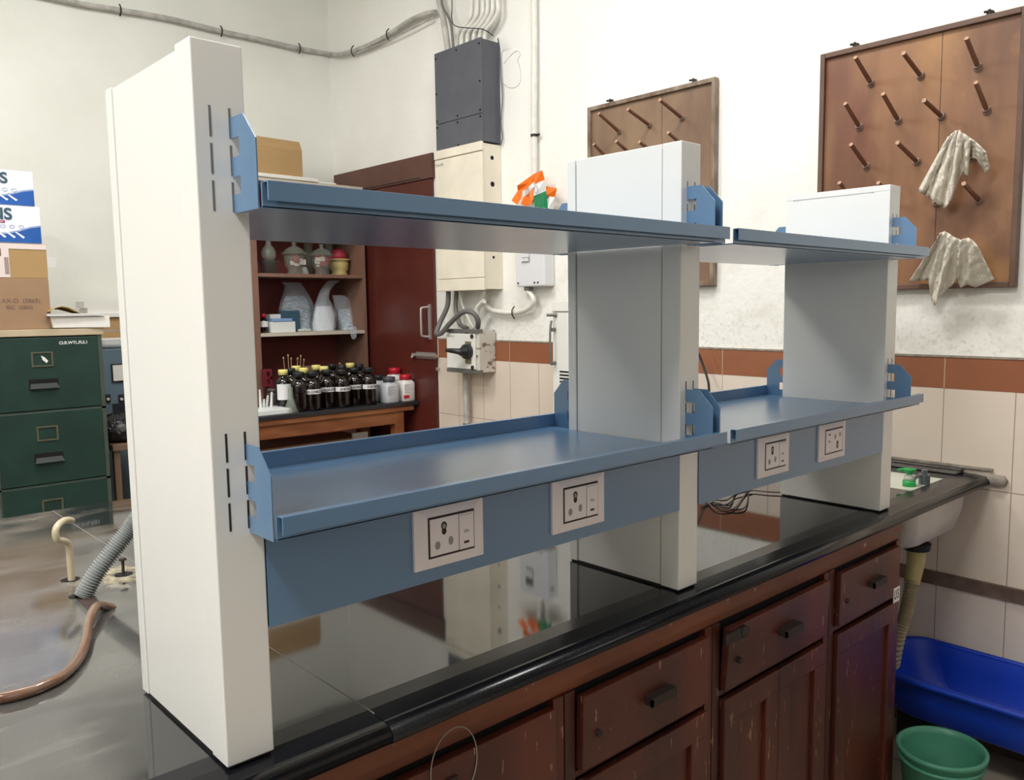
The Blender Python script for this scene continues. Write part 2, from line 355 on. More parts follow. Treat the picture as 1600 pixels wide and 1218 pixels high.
# maroon door in the right wall beside the corner
dl = struct('door_1', B(WX-.022, WX+.01, 3.585, 4.83, FZ, 1.56), 'maroon_paint', .002)
B(WX-.03, WX, 3.56, 4.87, 1.565, 1.73).build('head_board', 'maroon_frame', dl)
MB().box(WX-.032, WX-.028, 3.7, 4.6, 1.575, 1.58).build('shadow_gap', 'hole_black', dl)
hp = at(670, 475, 0, WX-.03); hq = at(670, 530, 0, WX-.03)
hd = MB(); hd.box(WX-.032, WX-.022, hp.y-.018, hp.y+.012, hq.z, hp.z)
hd.tube([(WX-.03, hp.y+.0, hp.z-.02), (WX-.075, hp.y+.02, hp.z-.025), (WX-.085, hp.y+.02, hp.z-.05), (WX-.085, hp.y+.02, hq.z+.05), (WX-.075, hp.y+.02, hq.z+.025), (WX-.03, hp.y, hq.z+.02)], .008, sub=3)
hd.build('door_handle', 'aluminium', dl)
ba = at(650, 554, 0, WX-.03); bb = at(680, 554, 0, WX-.03)
bt = MB(); bt.box(WX-.03, WX-.022, bb.y, ba.y, ba.z-.024, ba.z+.022); bt.cyl((WX-.04, bb.y-.03, ba.z), (WX-.04, ba.y+.03, ba.z), .012, n=12)
bt.cyl((WX-.04, ba.y+.015, ba.z), (WX-.06, ba.y+.015, ba.z-.02), .008, n=8)
bt.build('door_bolt', 'aluminium', dl)
MB().cyl((WX-.022, bb.y-.02, ba.z-.09), (WX-.035, bb.y-.02, ba.z-.09), .012, n=10).build('screw_eye', 'aluminium', dl)
# ------------------------------------------------------------------ bench worktop
bt_root = thing('bench_worktop', 'long polished black granite worktop carrying the shelving rack', 'worktop', (0, 0, -.045))
ws = MB(); wn = MB()
arc = [(-.028-.028*math.sin(q), -.0235+.0195*math.cos(q)) for q in [math.radians(v) for v in range(8, 175, 12)]]
prof = [(.016, 0), (.015, -.0001), (-.026, -.0042)]+arc+[(-.03, -.045), (.06, -.045), (.06, 0)]
def slab_prism(x0, x1):
    n = len(prof); s0 = len(wn.sm); wn.prism([(y, z) for y, z in prof], 0, x0, x1)
    for k in range(3, 3+len(arc)): wn.sm[s0+2+k] = True
JX = .252
SX0, SX1, SY0, SY1 = 2.56, 2.915, .055, .40
slab_prism(-1.25, JX-.0008); slab_prism(JX+.0008, WX-.012)
for x0, x1, y0, y1 in ((-1.25, JX-.0008, .06, 2.03), (JX+.0008, SX0, .06, 2.03), (SX1, WX-.012, .06, 2.03), (SX0, SX1, SY1, 2.03)):
    ws.box(x0, x1, y0, y1, -.045, 0)
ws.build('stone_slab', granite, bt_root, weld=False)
wn.build('edge_nosing', 'honed_granite', bt_root)
tag(MB().box(JX-.0008, JX+.0008, .0, 2.028, -.004, .0003).build('joint_line', 'crack_white', bt_root), label='pale cement line where two slabs meet')
tag(MB().box(2.955, WX-.013, .05, 1.9, .0005, .008).box(3.005, WX-.013, .05, 1.9, .008, .016).build('upstand', 'upstand_stone', bt_root, bevel=.003), label='dirty raised strip along the wall')
MB().box(WX-.022, WX-.0125, -.06, 1.9, .0165, .030).build('mortar_line', 'mortar', bt_root, bevel=.003)
MB().lathe([(0, -.03), (.035, -.02), (.042, .0), (.03, .018), (0, .02)], (WX-.02, -.075, -.012), n=9, sx=.5, sy=1).build('mortar_patch', 'mortar', bt_root)
for k, (u, v) in enumerate([(110, 905), (193, 897), (168, 950), (120, 931)]):
    p = at(u, v, 2, 0); MB().cyl((p.x, p.y, .0002), (p.x, p.y, .0008), .022 if k < 2 else .018, n=20).build('service_hole', 'hole_black', bt_root)
# ------------------------------------------------------------------ cabinets under the bench
tag(MB().box(-1.2, 2.29, -.022, 2.0, -.085, -.0455).box(-1.2, 2.29, -.012, 2.0, -.110, -.085).build('bench_apron', railw), 'reddish brown wooden rail directly under the black worktop edge', 'rail')
def cabinet(x0, x1, label, tilt=0, handle=True, extra=None, doors=1, mark=None):
    t = thing('bench_cabinet', label, 'cabinet', ((x0+x1)/2, .3, FZ), 'wooden cabinets under the bench')
    c = MB(); c.box(x0, x0+.03, -.02, .62, FZ, -.1101); c.box(x1-.03, x1, -.02, .62, FZ, -.1101); c.box(x0+.03, x1-.03, .60, .62, FZ, -.1101)
    c.box(x0+.03, x1-.03, -.018, .6, -.305, -.290); c.box(x0+.03, x1-.03, -.018, .6, FZ, FZ+.07)
    c.build('carcass', cabw, t, bevel=.0015)
    B(x0+.03, x1-.03, .0, .02, -.29, -.1101).build('recess', 'dark_gap', t)
    a, b = x0+.036, x1-.036
    d = MB()
    zt, zb = -.122, -.286
    y0 = -.034
    for i in (0,):
        vs = [(a, y0-tilt, zt), (b, y0-tilt*.6, zt), (b, y0-.002, zb), (a, y0-.002, zb)]
        vv = vs+[(p[0], p[1]+.022, p[2]) for p in vs]
        d.add(vv, [(0, 1, 2, 3), (7, 6, 5, 4), (0, 4, 5, 1), (1, 5, 6, 2), (2, 6, 7, 3), (3, 7, 4, 0)])
    d.box(a+.02, b-.02, -.012, .35, zb+.02, zb+.10)
    dr = d.build('drawer', cabw, t, bevel=.002)
    xm = (a+b)/2+.02
    if handle:
        h = MB(); h.box(xm-.044, xm+.044, y0-tilt-.020, y0-tilt-.014, -.208, -.190); h.box(xm-.044, xm+.044, y0-tilt-.020, y0-tilt+.006, -.190, -.187); h.box(xm-.044, xm-.038, y0-tilt-.020, y0, -.206, -.190)
        h.build('handle', 'iron', dr)
    kh = MB(); kh.cyl((a+.045, y0-.001, -.215), (a+.045, y0-.004-tilt, -.215), .008, n=12); kh.build('keyhole_plate', 'iron', dr)
    # doors with sunk panels
    ds = [(a, b)] if doors == 1 else [(a, (a+b)/2-.001), ((a+b)/2+.001, b)]
    for (p, q) in ds:
        m_ = MB(); zt2, zb2 = -.312, FZ+.075; st = .062
        m_.box(p, q, -.034, -.014, zt2-st, zt2); m_.box(p, q, -.034, -.014, zb2, zb2+st)
        m_.box(p, p+st, -.034, -.014, zb2+st, zt2-st); m_.box(q-st, q, -.034, -.014, zb2+st, zt2-st)
        m_.box(p+st, q-st, -.022, -.012, zb2+st, zt2-st)
        dd = m_.build('door', cabw, t, bevel=.002)
    return t, dr
t0, _ = cabinet(-.55, .12, 'worn teak cabinet at the near end of the bench, left of the ring mark')
t1, dr1 = cabinet(.125, .685, 'worn teak cabinet whose drawer has a round scratch mark', handle=False)
rg = MB(); c0 = at(710, 1195, 1, -.036)
rg.tube([(c0.x+.052*math.cos(k*math.pi/24), -.0362, c0.z+.07*math.sin(k*math.pi/24)) for k in range(-6, 30)], .0011, n=5, sub=1)
tag(rg.build('scratch_ring', 'crack_white', dr1), label='pale circular scratch')
B(c0.x-.018, c0.x+.005, -.040, -.034, c0.z-.07, c0.z-.02).build('lock_plate', 'iron', dr1)
t2, dr2 = cabinet(.688, 1.205, 'worn teak cabinet below the middle column with straight shut drawer', tilt=.006)
t3, dr3 = cabinet(1.208, 1.80, 'worn teak cabinet with loose hasp on its crooked drawer', tilt=.014, doors=2)
p = at(1150, 990, 1, -.05)
MB().box(p.x-.055, p.x+.03, -.058, -.052, p.z-.014, p.z+.014).cyl((p.x+.03, -.05, p.z), (p.x+.03, -.06, p.z), .017, n=12).build('hasp', 'iron', dr3)
t4, dr4 = cabinet(1.803, 2.29, 'worn teak cabinet beside the sink with peeling white number sticker', tilt=.004)
p = at(1401, 928, 1, -.036)
tag(B(p.x-.025, p.x+.02, -.0375, -.0355, p.z-.025, p.z+.025).build('sticker', 'paper', t4), label='torn white paper sticker')
text('U', .045, (p.x-.013, -.0378, p.z), 'front', 'dark_gap', t4, sx=.6)
text('S', .045, (p.x+.007, -.0378, p.z), 'front', 'dark_gap', t4, sx=.6)
# ------------------------------------------------------------------ shelving rack
T, D, H = .0738, .3638, 1.05
XS = (0.0, 1.0936, 2.1703)
ZU, ZL = .818, .3535
def column(x, label, plain=False, drop=.007):
    t = thing('rack_column', label, 'column', (x+T/2, D/2, 0), 'upright columns of the rack')
    B(x+.004, x+T-.004, .004, D-.004, 0, .012).build('gasket', 'rubber_black', t)
    B(x, x+T, 0, .0545, .004, H).build('front_channel', white, t, bevel=.0022)
    B(x, x+T, D-.0285, D, .004, H-drop*.6).build('rear_channel', white, t, bevel=.0022)
    B(x+.0018, x+T-.0018, .0575, D-.0315, .006, H-drop).build('side_panel', white, t, bevel=.0012)
    B(x+.004, x+T-.004, .05, D-.024, .012, H-.012).build('core', 'print_grey', t)
    if plain:
        B(x-.0008, x, .0005, D-.0005, .006, H-.021).build('side_cover', white, t)
        B(x-.0008, x+T+.0005, -.0003, D+.0003, H-.0185, H+.001).build('top_cap', white, t, bevel=.002)
    for yy in (0, D):
        for zc in (.962, .911, .860, .503, .452, .401):
            for sxx in (.023, .051):
                y0, y1 = (-.0004, .001) if yy == 0 else (D-.001, D+.0004)
                B(x+sxx-.0017, x+sxx+.0017, y0, y1, zc-.042, zc).build('slot', 'slot_grey' if zc > .7 else 'slot_dark', t)
    return t
column(XS[0], 'tall white column at the near left end of the rack')
column(XS[1], 'white column in the middle of the rack between two shelves', drop=.0005)
c3 = column(XS[2], 'white column at the far end of the rack beside the sink', plain=True, drop=.0005)
def shelf(x0, x1, cl, cr, z, label):
    """x0..x1 lip; cl/cr = x of the left and right columns"""
    t = thing('rack_shelf', label, 'shelf', ((x0+x1)/2, D/2, z), 'blue steel shelves of the rack')
    e = .0025; pl, pr = x0, (cr+.020)
    nl = cl+T+.0015; nr = cr-.0015
    g = .002
    poly = [(pl, -.079), (pr, -.079), (pr, -g), (nr, -g), (nr, D+g), (pr, D+g), (pr, D+.079), (pl, D+.079)]
    if pl < nl: poly += [(pl, D+g), (nl, D+g), (nl, -g), (pl, -g)]
    m = MB(); m.prism(poly, 2, z, z+e)
    m.build('tray', blue, t)
    for sgn, nm in ((-1, 'front_lip'), (1, 'rear_lip')):
        yb = 0 if sgn < 0 else D
        q = MB(); Y = lambda v: yb+sgn*v
        q.box(x0, x1, Y(.0765), Y(.0790), z, z+.035); q.box(x0+.003, x1, Y(.0765), Y(.0915), z+.0335, z+.036); q.box(x0+.003, x1, Y(.0890), Y(.0915), z+.009, z+.0345)
        q.build(nm, blue, t, bevel=.0008)
    return t
shelf(.056, 1.154, XS[0], XS[1], ZU, 'upper blue shelf between the near and middle columns')
shelf(.056, 1.154, XS[0], XS[1], ZL, 'lower blue shelf between the near and middle columns')
shelf(1.187, 2.258, XS[1], XS[2], ZU, 'upper blue shelf between the middle and far columns')
shelf(1.187, 2.258, XS[1], XS[2], ZL, 'lower blue shelf between the middle and far columns')
def bracket(x, z, rear, label):
    P = [(-.006, 0), (.0765, 0), (.0765, .094), (.040, .132), (-.006, .132), (-.006, .103), (.026, .103), (.026, .077), (-.006, .077), (-.006, .050), (.026, .050), (.026, .025), (-.006, .025)]
    pts = [((D+a) if rear else -a, z+b) for a, b in P]
    m = MB().prism(pts, 0, x-.001, x+.001)
    o = m.build('shelf_bracket', blue, bevel=.0004); o.modifiers.clear()
    return tag(o, label, 'bracket', 'blue brackets hooked into the columns')
SC = [(XS[0]+.0525, 'near column'), (XS[1]+.0225, 'left slots of the middle column'), (XS[1]+.0515, 'right slots of the middle column'), (XS[2]+.0225, 'far column')]
for x, w1 in SC:
    for z, w2 in ((ZU-.001, 'upper'), (ZL-.001, 'lower')):
        for rear in (False, True):
            bracket(x, z, rear, f"{w2} {'rear' if rear else 'front'} blue bracket on the {w1}")
for k, (a, b, lab) in enumerate([(XS[0]+T, XS[1], 'blue panel holding two sockets between near and middle columns'), (XS[1]+T, XS[2], 'blue panel holding two sockets between middle and far columns')]):
    m = MB().box(a+.001, b-.001, -.002, .0, .2, .351).box(a+.001, b-.001, 0, .045, .2, .202).box(a+.001, b-.001, .043, .045, .2, .351)
    tag(m.build('socket_panel', blue), lab, 'panel', 'blue socket panels under the lower shelves')
def socket(x0, x1, label, flip=False):
    z0, z1 = .2255, .3365; xc, zc = (x0+x1)/2, (z0+z1)/2; W, Hh = (x1-x0)/2, (z1-z0)/2
    t = thing('power_socket', label, 'power socket', (xc, -.002, z0), 'white power sockets on the blue panels')
    t['_w'] = [xc, -.002, z0]
    m = MB(); yf = -.013
    iw, ih = W-.026, Hh-.0195
    out0 = [(xc-W, -.0021, zc-Hh), (xc+W, -.0021, zc-Hh), (xc+W, -.0021, zc+Hh), (xc-W, -.0021, zc+Hh)]
    o1 = [(p[0], -.0075, p[2]) for p in out0]
    o2 = [(xc-iw-.001, yf, zc-ih-.001), (xc+iw+.001, yf, zc-ih-.001), (xc+iw+.001, yf, zc+ih+.001), (xc-iw-.001, yf, zc+ih+.001)]
    o3 = [(p[0], -.009, p[2]) for p in o2]
    q = lambda a: [(a+i, a+(i+1) % 4, a+4+(i+1) % 4, a+4+i) for i in range(4)]
    m.add(out0+o1+o2+o3, q(0)+q(4)+q(8)+[(12, 13, 14, 15), (0, 3, 2, 1)])
    m.build('frame', 'socket_white', t)
    B(xc-iw, xc+iw, -.0132, -.009, zc-ih, zc+ih).build('gap', 'socket_gap', t)
    s = -1 if flip else 1
    bx = lambda a, b, c, d, y0, y1: B(xc+s*a, xc+s*b, y0, y1, zc+s*c, zc+s*d)
    g = .003
    face = bx(-iw+g, iw*.30, -ih+g, ih-g, -.0142, -.012).build('outlet', 'socket_white', t, bevel=.0008)
    rk = bx(iw*.32, iw-g*.6, -ih+g, ih-g, -.0155, -.012).build('rocker_switch', 'socket_white', t, bevel=.001)
    def disc(a, b, r, m_, par, nm, el=1, y=-.0144):
        c = (xc+s*a, zc+s*b)
        mm = MB(); mm.add([(c[0]+r*math.cos(k*math.pi/8), y, c[1]+r*el*math.sin(k*math.pi/8)) for k in range(16)]+[(c[0]+r*math.cos(k*math.pi/8), y+.001, c[1]+r*el*math.sin(k*math.pi/8)) for k in range(16)], [tuple(range(16))]+[(k, (k+1) % 16, 16+(k+1) % 16, 16+k) for k in range(16)])
        return mm
    xo = -iw*.35
    for (a, b, r, el) in ((xo, ih*.50, .0058, 1.15), (xo, ih*.22, .0046, 1.2), (xo-.0145, -ih*.42, .0052, 1.3), (xo+.0145, -ih*.32, .0048, 1.5)):
        disc(a, b, r+.0006, None, None, '', el).build('pin_hole', 'socket_gap' if b > 0 else 'socket_shutter', face)
    disc(xo, ih*.47, .0038, None, None, '', 1.2, -.0146).build('pin_hole_shutter', 'socket_shutter', face)
    bx(iw*.62-.006, iw*.62+.006, -ih*.58-.0022, -ih*.58+.0022, -.0160, -.0150).build('indicator', 'indicator_red', rk, bevel=.0015)
    text('25A', .0075, (xc+s*iw*.62, -.0157, zc+s*ih*-.02), 'front', 'print_grey', rk, sx=.9, spin=math.pi if flip else 0)
    bx(iw*.34, iw-.006, ih*.80, ih*.80+.0008, -.0158, -.0150).build('print_line', 'print_grey', rk)
    return t
socket(.338, .491, 'white power socket nearest the near column, left on its panel')
socket(.670, .823, 'white power socket next to the middle column on the near panel')
socket(1.420, 1.575, 'white power socket left of the upside-down one on the far panel')
socket(1.741, 1.899, 'white power socket mounted upside down near the far column', flip=True)
# ------------------------------------------------------------------ peg boards on the right wall
def pegboard(y0, y1, z0, z1, wood, frame, seams, label, rot=0):
    t = thing('drying_board', label, 'peg board', (WX-.03, (y0+y1)/2, z0), 'wooden drying boards on the wall')
    X0, X1 = WX-.040, WX-.006; fw = .022
    B(X1-.018, X1, y0+fw, y1-fw, z0+fw, z1-fw).build('board', wood, t)
    f_ = MB(); f_.box(X0, X1, y0, y0+fw, z0, z1); f_.box(X0, X1, y1-fw, y1, z0, z1); f_.box(X0, X1, y0+fw, y1-fw, z0, z0+fw); f_.box(X0, X1, y0+fw, y1-fw, z1-fw, z1)
    fr = f_.build('frame', frame, t, bevel=.003)
    for s in seams: B(X1-.0185, X1-.0178, s-.001, s+.001, z0+fw, z1-fw).build('board_joint', 'dark_gap', t)
    for yy in (y0+.17*(y1-y0), y1-.18*(y1-y0)):
        m = MB(); m.cyl((WX-.02, yy, z1), (WX-.02, yy, z1+.022), .006, n=8); m.cyl((WX-.035, yy+.012, z1+.012), (WX-.002, yy-.006, z1+.018), .005, n=8)
        m.lathe([(0, .0), (.02, .004), (.012, .018), (0, .02)], (WX-.008, yy, z1+.0), n=8, sx=.5); m.build('wall_hook', 'iron', t)
    return t, X1-.018
def pegs_on(t, X, lst):
    for (bu, bv, tu, tv) in lst:
        b = at(bu, bv, 0, X); p = at(tu, tv, 1, b.y); d = (p-b).normalized()
        m = MB(); m.cyl(b-d*.002, p, .0092, .0085, n=12, caps=True)
        o = m.build('peg', 'peg_wood', t)
        MB().cyl(p, p+d*.0012, .0085, n=12).build('cut_end', 'peg_tip', o)
        MB().cyl(b, b+d*.013, .0145, .014, n=16).cyl((b.x-.001, b.y, b.z), (b.x-.006, b.y, b.z), .018, .015, n=16).build('collar', 'peg_washer', o)
s_ = 1/2.539
b2, X2 = pegboard(-.112, .705, .735, 1.757, peg, 'peg_frame_wood', (at(1472, 100, 0, 3.03).y, ), 'large brown drying board with two rags hanging from its pegs')
Z8 = lambda *a: [((x0*s_+1240), y0*s_, (x1*s_+1240), y1*s_) for (x0, y0, x1, y1) in a]
pegs_on(b2, X2, Z8((308, 332, 245, 228), (505, 302, 436, 211), (732, 268, 686, 152), (262, 505, 205, 411), (416, 480, 355, 373), (587, 462, 518, 398), (767, 440, 723, 328), (290, 660, 228, 573), (490, 642, 412, 566), (738, 797, 675, 728), (712, 622, 655, 522), (568, 806, 560, 796), (245, 820, 182, 725), (400, 810, 336, 725), (652, 1000, 597, 925), (735, 1030, 690, 950)))
b1, X1_ = pegboard(1.25, 2.097, .775, 1.773, pegs, 'peg_frame_flaking', (at(1035, 200, 0, 3.03).y,), 'smaller faded drying board behind the middle column')
s2 = 1/2.706
Z7 = lambda *a: [(900+x0*s2, y0*s2, 900+x1*s2, y1*s2) for (x0, y0, x1, y1) in a]
pegs_on(b1, X1_, Z7((184, 558, 97, 480), (312, 530, 220, 462), (450, 500, 355, 422), (165, 700, 75, 610), (265, 680, 170, 597), (360, 670, 268, 600), (480, 640, 390, 560), (240, 820, 150, 740), (390, 800, 300, 720), (300, 950, 210, 880), (440, 930, 350, 850)))
def rag(ridge, hem, xr, xh, label, seed):
    rnd = random.Random(seed); rows = []; n = 14; sub = 6
    def interp(L, t):
        t *= len(L)-1; i = min(int(t), len(L)-2); k = t-i
        return (L[i][0]*(1-k)+L[i+1][0]*k, L[i][1]*(1-k)+L[i+1][1]*k)
    C = (len(ridge)-1)*sub+1; ph = [rnd.random()*6 for _ in range(4)]
    for j in range(n+1):
        t = j/n; row = []
        for i in range(C):
            a = interp(ridge, i/(C-1)); b = interp(hem, i/(C-1)); s = t
            u = a[0]*(1-s)+b[0]*s; v = a[1]*(1-s)+b[1]*s
            x = xr*(1-t)+xh*t + .013*math.sin(i*.55+ph[0]+t*2)*min(1, t*2.2)+.007*math.sin(i*1.3+ph[1]-t*3)*t+.004*math.sin(j*1.7+i*.8)
            q = at(u, v, 0, x); row.append(q)
        rows.append(row)
    m = MB().grid(rows); o = m.build('rag', cloth)
    sd = o.modifiers.new('thickness', 'SOLIDIFY'); sd.thickness = .003
    return tag(o, label, 'rag', 'muslin rags on the drying board')
rag([(1480, 216), (1484, 212), (1488, 208), (1493, 204), (1497, 203), (1502, 206), (1509, 210), (1517, 216), (1525, 221), (1534, 230), (1541, 237)],
    [(1434, 299), (1444, 304), (1453, 309), (1464, 318), (1477, 326), (1487, 311), (1503, 270), (1512, 274), (1514, 244), (1526, 248), (1541, 272), (1546, 260)], 2.866, 2.955, 'off-white rag draped over an upper right peg of the large board', 3)
rag([(1466, 370), (1469, 365), (1475, 361.5), (1481, 364), (1488, 369), (1495, 373), (1502, 375), (1512, 372), (1520, 376), (1527, 386)],
    [(1419, 441), (1436, 438), (1450, 436), (1455, 468), (1460, 478), (1468, 463), (1483, 449), (1496, 436), (1500, 450), (1512, 444), (1524, 449), (1553, 437)], 2.866, 2.98, 'off-white rag hanging lower down near the bottom edge of the large board', 5)
# ------------------------------------------------------------------ electrical boxes on the right wall
Wf = 2.90
t = thing('distribution_box', 'cream metal distribution box mounted beside the maroon door', 'electrical box', (2.975, 3.1, .79))
m = B(Wf+.004, WX-.001, 2.875, 3.345, .792, 1.683); m.build('body', 'cream_enamel', t, bevel=.003)
B(Wf-.012, Wf+.003, 2.870, 3.352, .865, 1.632).build('cover', 'cream_enamel', t, bevel=.004)
B(Wf-.016, Wf+.003, 2.868, 3.355, .786, .862).build('bottom_flange', 'cream_enamel', t, bevel=.004)
B(Wf-.016, Wf+.003, 2.868, 3.355, 1.636, 1.692).build('top_flange', 'cream_enamel', t, bevel=.004)
for z, r in ((1.60, .013), (1.44, .016), (1.28, .008), (1.14, .010), (.99, .009)):
    MB().cyl((WX-.075, 2.8735, z), (WX-.075, 2.8755, z), r, n=12).build('knockout', 'hole_black', t)
text('Havells', .03, (Wf-.0125, 3.30, 1.60), 'side', 'print_grey', t)
t = thing('cable_chamber', 'dark grey metal chamber stacked above the cream distribution box', 'electrical box', (2.975, 3.1, 1.694))
B(Wf+.004, WX-.001, 2.872, 3.335, 1.694, 2.30).build('body', 'enamel_grey', t, bevel=.003)
B(Wf-.004, Wf+.003, 2.868, 3.340, 1.86, 2.305).build('upper_cover', 'enamel_grey', t, bevel=.002)
B(Wf-.004, Wf+.003, 2.868, 3.340, 1.694, 1.857).build('lower_cover', 'enamel_grey', t, bevel=.002)
for y, z in ((2.885, 2.27), (3.11, 2.28), (3.325, 2.27), (2.885, 2.05), (3.325, 2.05), (2.885, 1.88), (2.885, 1.84), (3.325, 1.88), (3.11, 1.70), (3.325, 1.84), (3.11, 1.88), (3.11, 1.84)):
    MB().cyl((Wf-.003, y, z), (Wf-.008, y, z), .006, n=10).build('screw', 'hole_black', t)
# rotary isolator
t = thing('rotary_isolator', 'chipped pale isolator switch with black rotary handle below the cream box', 'isolator switch', (2.97, 3.1, .25))
y0, y1, z0, z1 = 2.942, 3.268, .262, .534
B(Wf, WX-.014, y0, y1-.006, z0, z1).build('body', 'chipped_enamel', t, bevel=.004)
B(Wf-.014, Wf-.001, y0+.028, y1-.004, z0+.022, z1-.024).build('front_plate', 'light_enamel', t, bevel=.003)
MB().box(Wf-.012, Wf+.03, y0-.002, y1+.004, z1-.018, z1+.006).box(Wf-.012, Wf+.03, y0-.002, y1+.004, z0-.006, z0+.018).build('edge_band', 'grey_metal', t, bevel=.002)
zc = .398; yc = 3.035
B(Wf-.017, Wf-.013, yc-.03, yc+.03, .318, .462).build('dial_plate', 'khaki_plate', t)
k_ = MB(); k_.cyl((Wf-.016, yc, zc), (Wf-.045, yc, zc), .050, .046, n=24); k_.cyl((Wf-.045, yc, zc), (Wf-.085, yc, zc), .038, .022, n=24); k_.tube([(Wf-.07, yc+.0, zc), (Wf-.10, yc+.04, zc+.006), (Wf-.115, yc+.10, zc+.010)], .016, rf=lambda s: .022-.010*s)
k_.build('rotary_handle', 'black_plastic', t)
for z in (.495, .296):
    MB().cyl((Wf-.014, y0+.052, z), (Wf-.020, y0+.052, z), .014, n=16).build('fixing_screw', 'screw', t)
text('MAKELY', .022, (Wf-.0145, 3.215, .492), 'side', 'print_grey', t)
# breaker enclosure
t = thing('breaker_enclosure', 'small pale breaker enclosure with row of toggles, right of the cream box', 'electrical box', (3.0, 2.52, .79))
B(WX-.085, WX-.001, 2.404, 2.655, .80, 1.12).build('cover', 'pale_grey_plastic', t, bevel=.008)
B(WX-.088, WX-.084, 2.53, 2.60, .945, 1.06).build('window', 'print_grey', t)
B(WX-.091, WX-.085, 2.532, 2.598, .975, 1.0).build('breaker_row', 'pale_grey_plastic', t)
for i in range(4):
    B(WX-.097, WX-.088, 2.538+i*.0155, 2.547+i*.0155, .950, .970).build('toggle', 'flag_white', t)
    B(WX-.093, WX-.088, 2.538+i*.0155, 2.548+i*.0155, 1.015, 1.040).build('terminal', 'socket_gap', t)
for y in (2.635, 2.49, 2.46): MB().cyl((WX-.085, y, .822), (WX-.089, y, .822), .006, n=10).build('screw', 'screw', t)
MB().cyl((WX-.045, 2.403, 1.05), (WX-.045, 2.4045, 1.05), .018, n=16).build('knockout', 'print_grey', t)
B(WX-.07, WX-.035, 2.555, 2.60, .775, .80).build('cable_gland', 'cable_grey', t)
# stabiliser cabinet behind the middle column
t = thing('steel_cabinet', 'white steel wall cabinet with louvres, mostly hidden behind the middle column', 'wall cabinet', (2.95, 2.0, .05))
B(2.862, WX-.0135, 1.72, 2.235, .05, .70).build('body', 'light_enamel', t, bevel=.003)
B(2.852, 2.862, 1.72, 2.212, .07, .645).build('door', 'light_enamel', t, bevel=.003)
B(2.846, 2.861, 1.72, 2.225, .652, .708).build('top_flange', 'light_enamel', t, bevel=.002)
for i in range(12):
    B(2.8505, 2.8525, 1.90, 2.17, .10+i*.019, .109+i*.019).build('louvre', 'hole_black', t)
hm = MB(); hm.cyl((2.85, 2.205, .55), (2.82, 2.205, .55), .011, n=12); hm.cyl((2.85, 2.205, .36), (2.82, 2.205, .36), .011, n=12); hm.tube([(2.825, 2.205, .60), (2.815, 2.205, .55), (2.812, 2.205, .45), (2.82, 2.205, .35)], .0065); hm.cyl((2.85, 2.19, .632), (2.81, 2.23, .632), .011, .008, n=10)
hm.build('latch_handle', 'grey_metal', t)
# conduits and cables
def pipe(name, pts, r, m, label, cat, clips=(), clip_mat='iron', n=10, group=None):
    t = thing(name, label, cat, tuple(Vector(pts[0])), group)
    MB().tube(pts, r, n=n).build('tube', m, t)
    for c in clips:
        c = Vector(c[0]), c[1]
        p, ax = c
        q = MB()
        if ax == 'h': q.tube([(p.x, p.y, p.z+r*2.3), (p.x-r*1.2, p.y, p.z+r*1.0), (p.x-r*1.3, p.y, p.z), (p.x-r*1.2, p.y, p.z-r*1.0), (p.x, p.y, p.z-r*2.3)], .004, n=6, sub=3)
        elif ax == 'b': q.tube([(p.x, p.y, p.z+r*2.1), (p.x, p.y-r*1.2, p.z+r*1.0), (p.x, p.y-r*1.3, p.z), (p.x, p.y-r*1.2, p.z-r*1.0), (p.x, p.y, p.z-r*2.1)], .005, n=6, sub=3)
        else: q.cyl((p.x, p.y, p.z-.007), (p.x, p.y, p.z+.007), r*1.22, n=14).cyl((p.x, p.y, p.z), (p.x, p.y-r*2.2, p.z), .007, n=8)
        q.build('saddle_clip', clip_mat, t)
    return t
R_ = lambda u, v, x=3.01: tuple(at(u, v, 0, x))
K_ = lambda u, v: tuple(at(u, v, 1, WY-.03))
clipsB = [(K_(187, 16), 'b'), (K_(345, 49), 'b'), (K_(467, 76), 'b')]
pipe('cable_run', [(-4.15, WY-.03, 3.38), (-2.0, WY-.03, 3.36), (-.8, WY-.03, 3.30), K_(-60, -34), K_(0, -20), K_(60, -8), K_(120, 5), K_(187, 16), K_(262, 29), K_(345, 49), K_(410, 63), K_(467, 76), K_(512, 84), tuple(at(530, 85, 0, 3.01)), R_(552, 80), R_(580, 69), R_(608, 54), R_(640, 33), R_(665, 22), R_(681, 19)],
     .0175, 'pvc_grey', 'long sagging grey cable run crossing the upper walls around the corner', 'cable', clipsB+[(R_(608, 54), 'h'), (R_(553, 80), 'h')])
pipe('thin_cable', [R_(552, 85), R_(600, 66), R_(640, 47), R_(676, 28)], .006, 'pvc_grey', 'thin cable hanging just under the thick run near the conduits', 'cable')
zt = 2.305
P_ = lambda u, v: R_(u, v, 2.985)
for i, (ut, um, ub) in enumerate([(737, 736, 713), (746, 745, 721), (755, 754, 730), (762, 761, 740), (770, 769, 749), (778, 778, 757)]):
    v0 = 66-i*1.8
    q = at(ub, v0, 0, 2.985)
    pipe('conduit', [(2.985, P_(ut, 0)[1], CZ-.002), (2.985, P_(ut, 0)[1], 2.95), (2.985, P_(ut, 0)[1], 2.78), (2.985, P_(ut, 0)[1], 2.69), P_(ut, 0), P_(um, 24-i), P_((um*.6+ub*.4), 40-i), P_(ub+2, 54-i), (2.985, q.y, zt)], .0145, 'pvc_white',
         ['leftmost', 'second from left', 'third from left', 'fourth from left', 'fifth from left', 'rightmost'][i]+' of the bent white conduits entering the dark grey chamber', 'conduit', group='bent white conduits above the grey chamber')
g = at(700, 70, 0, 2.96)
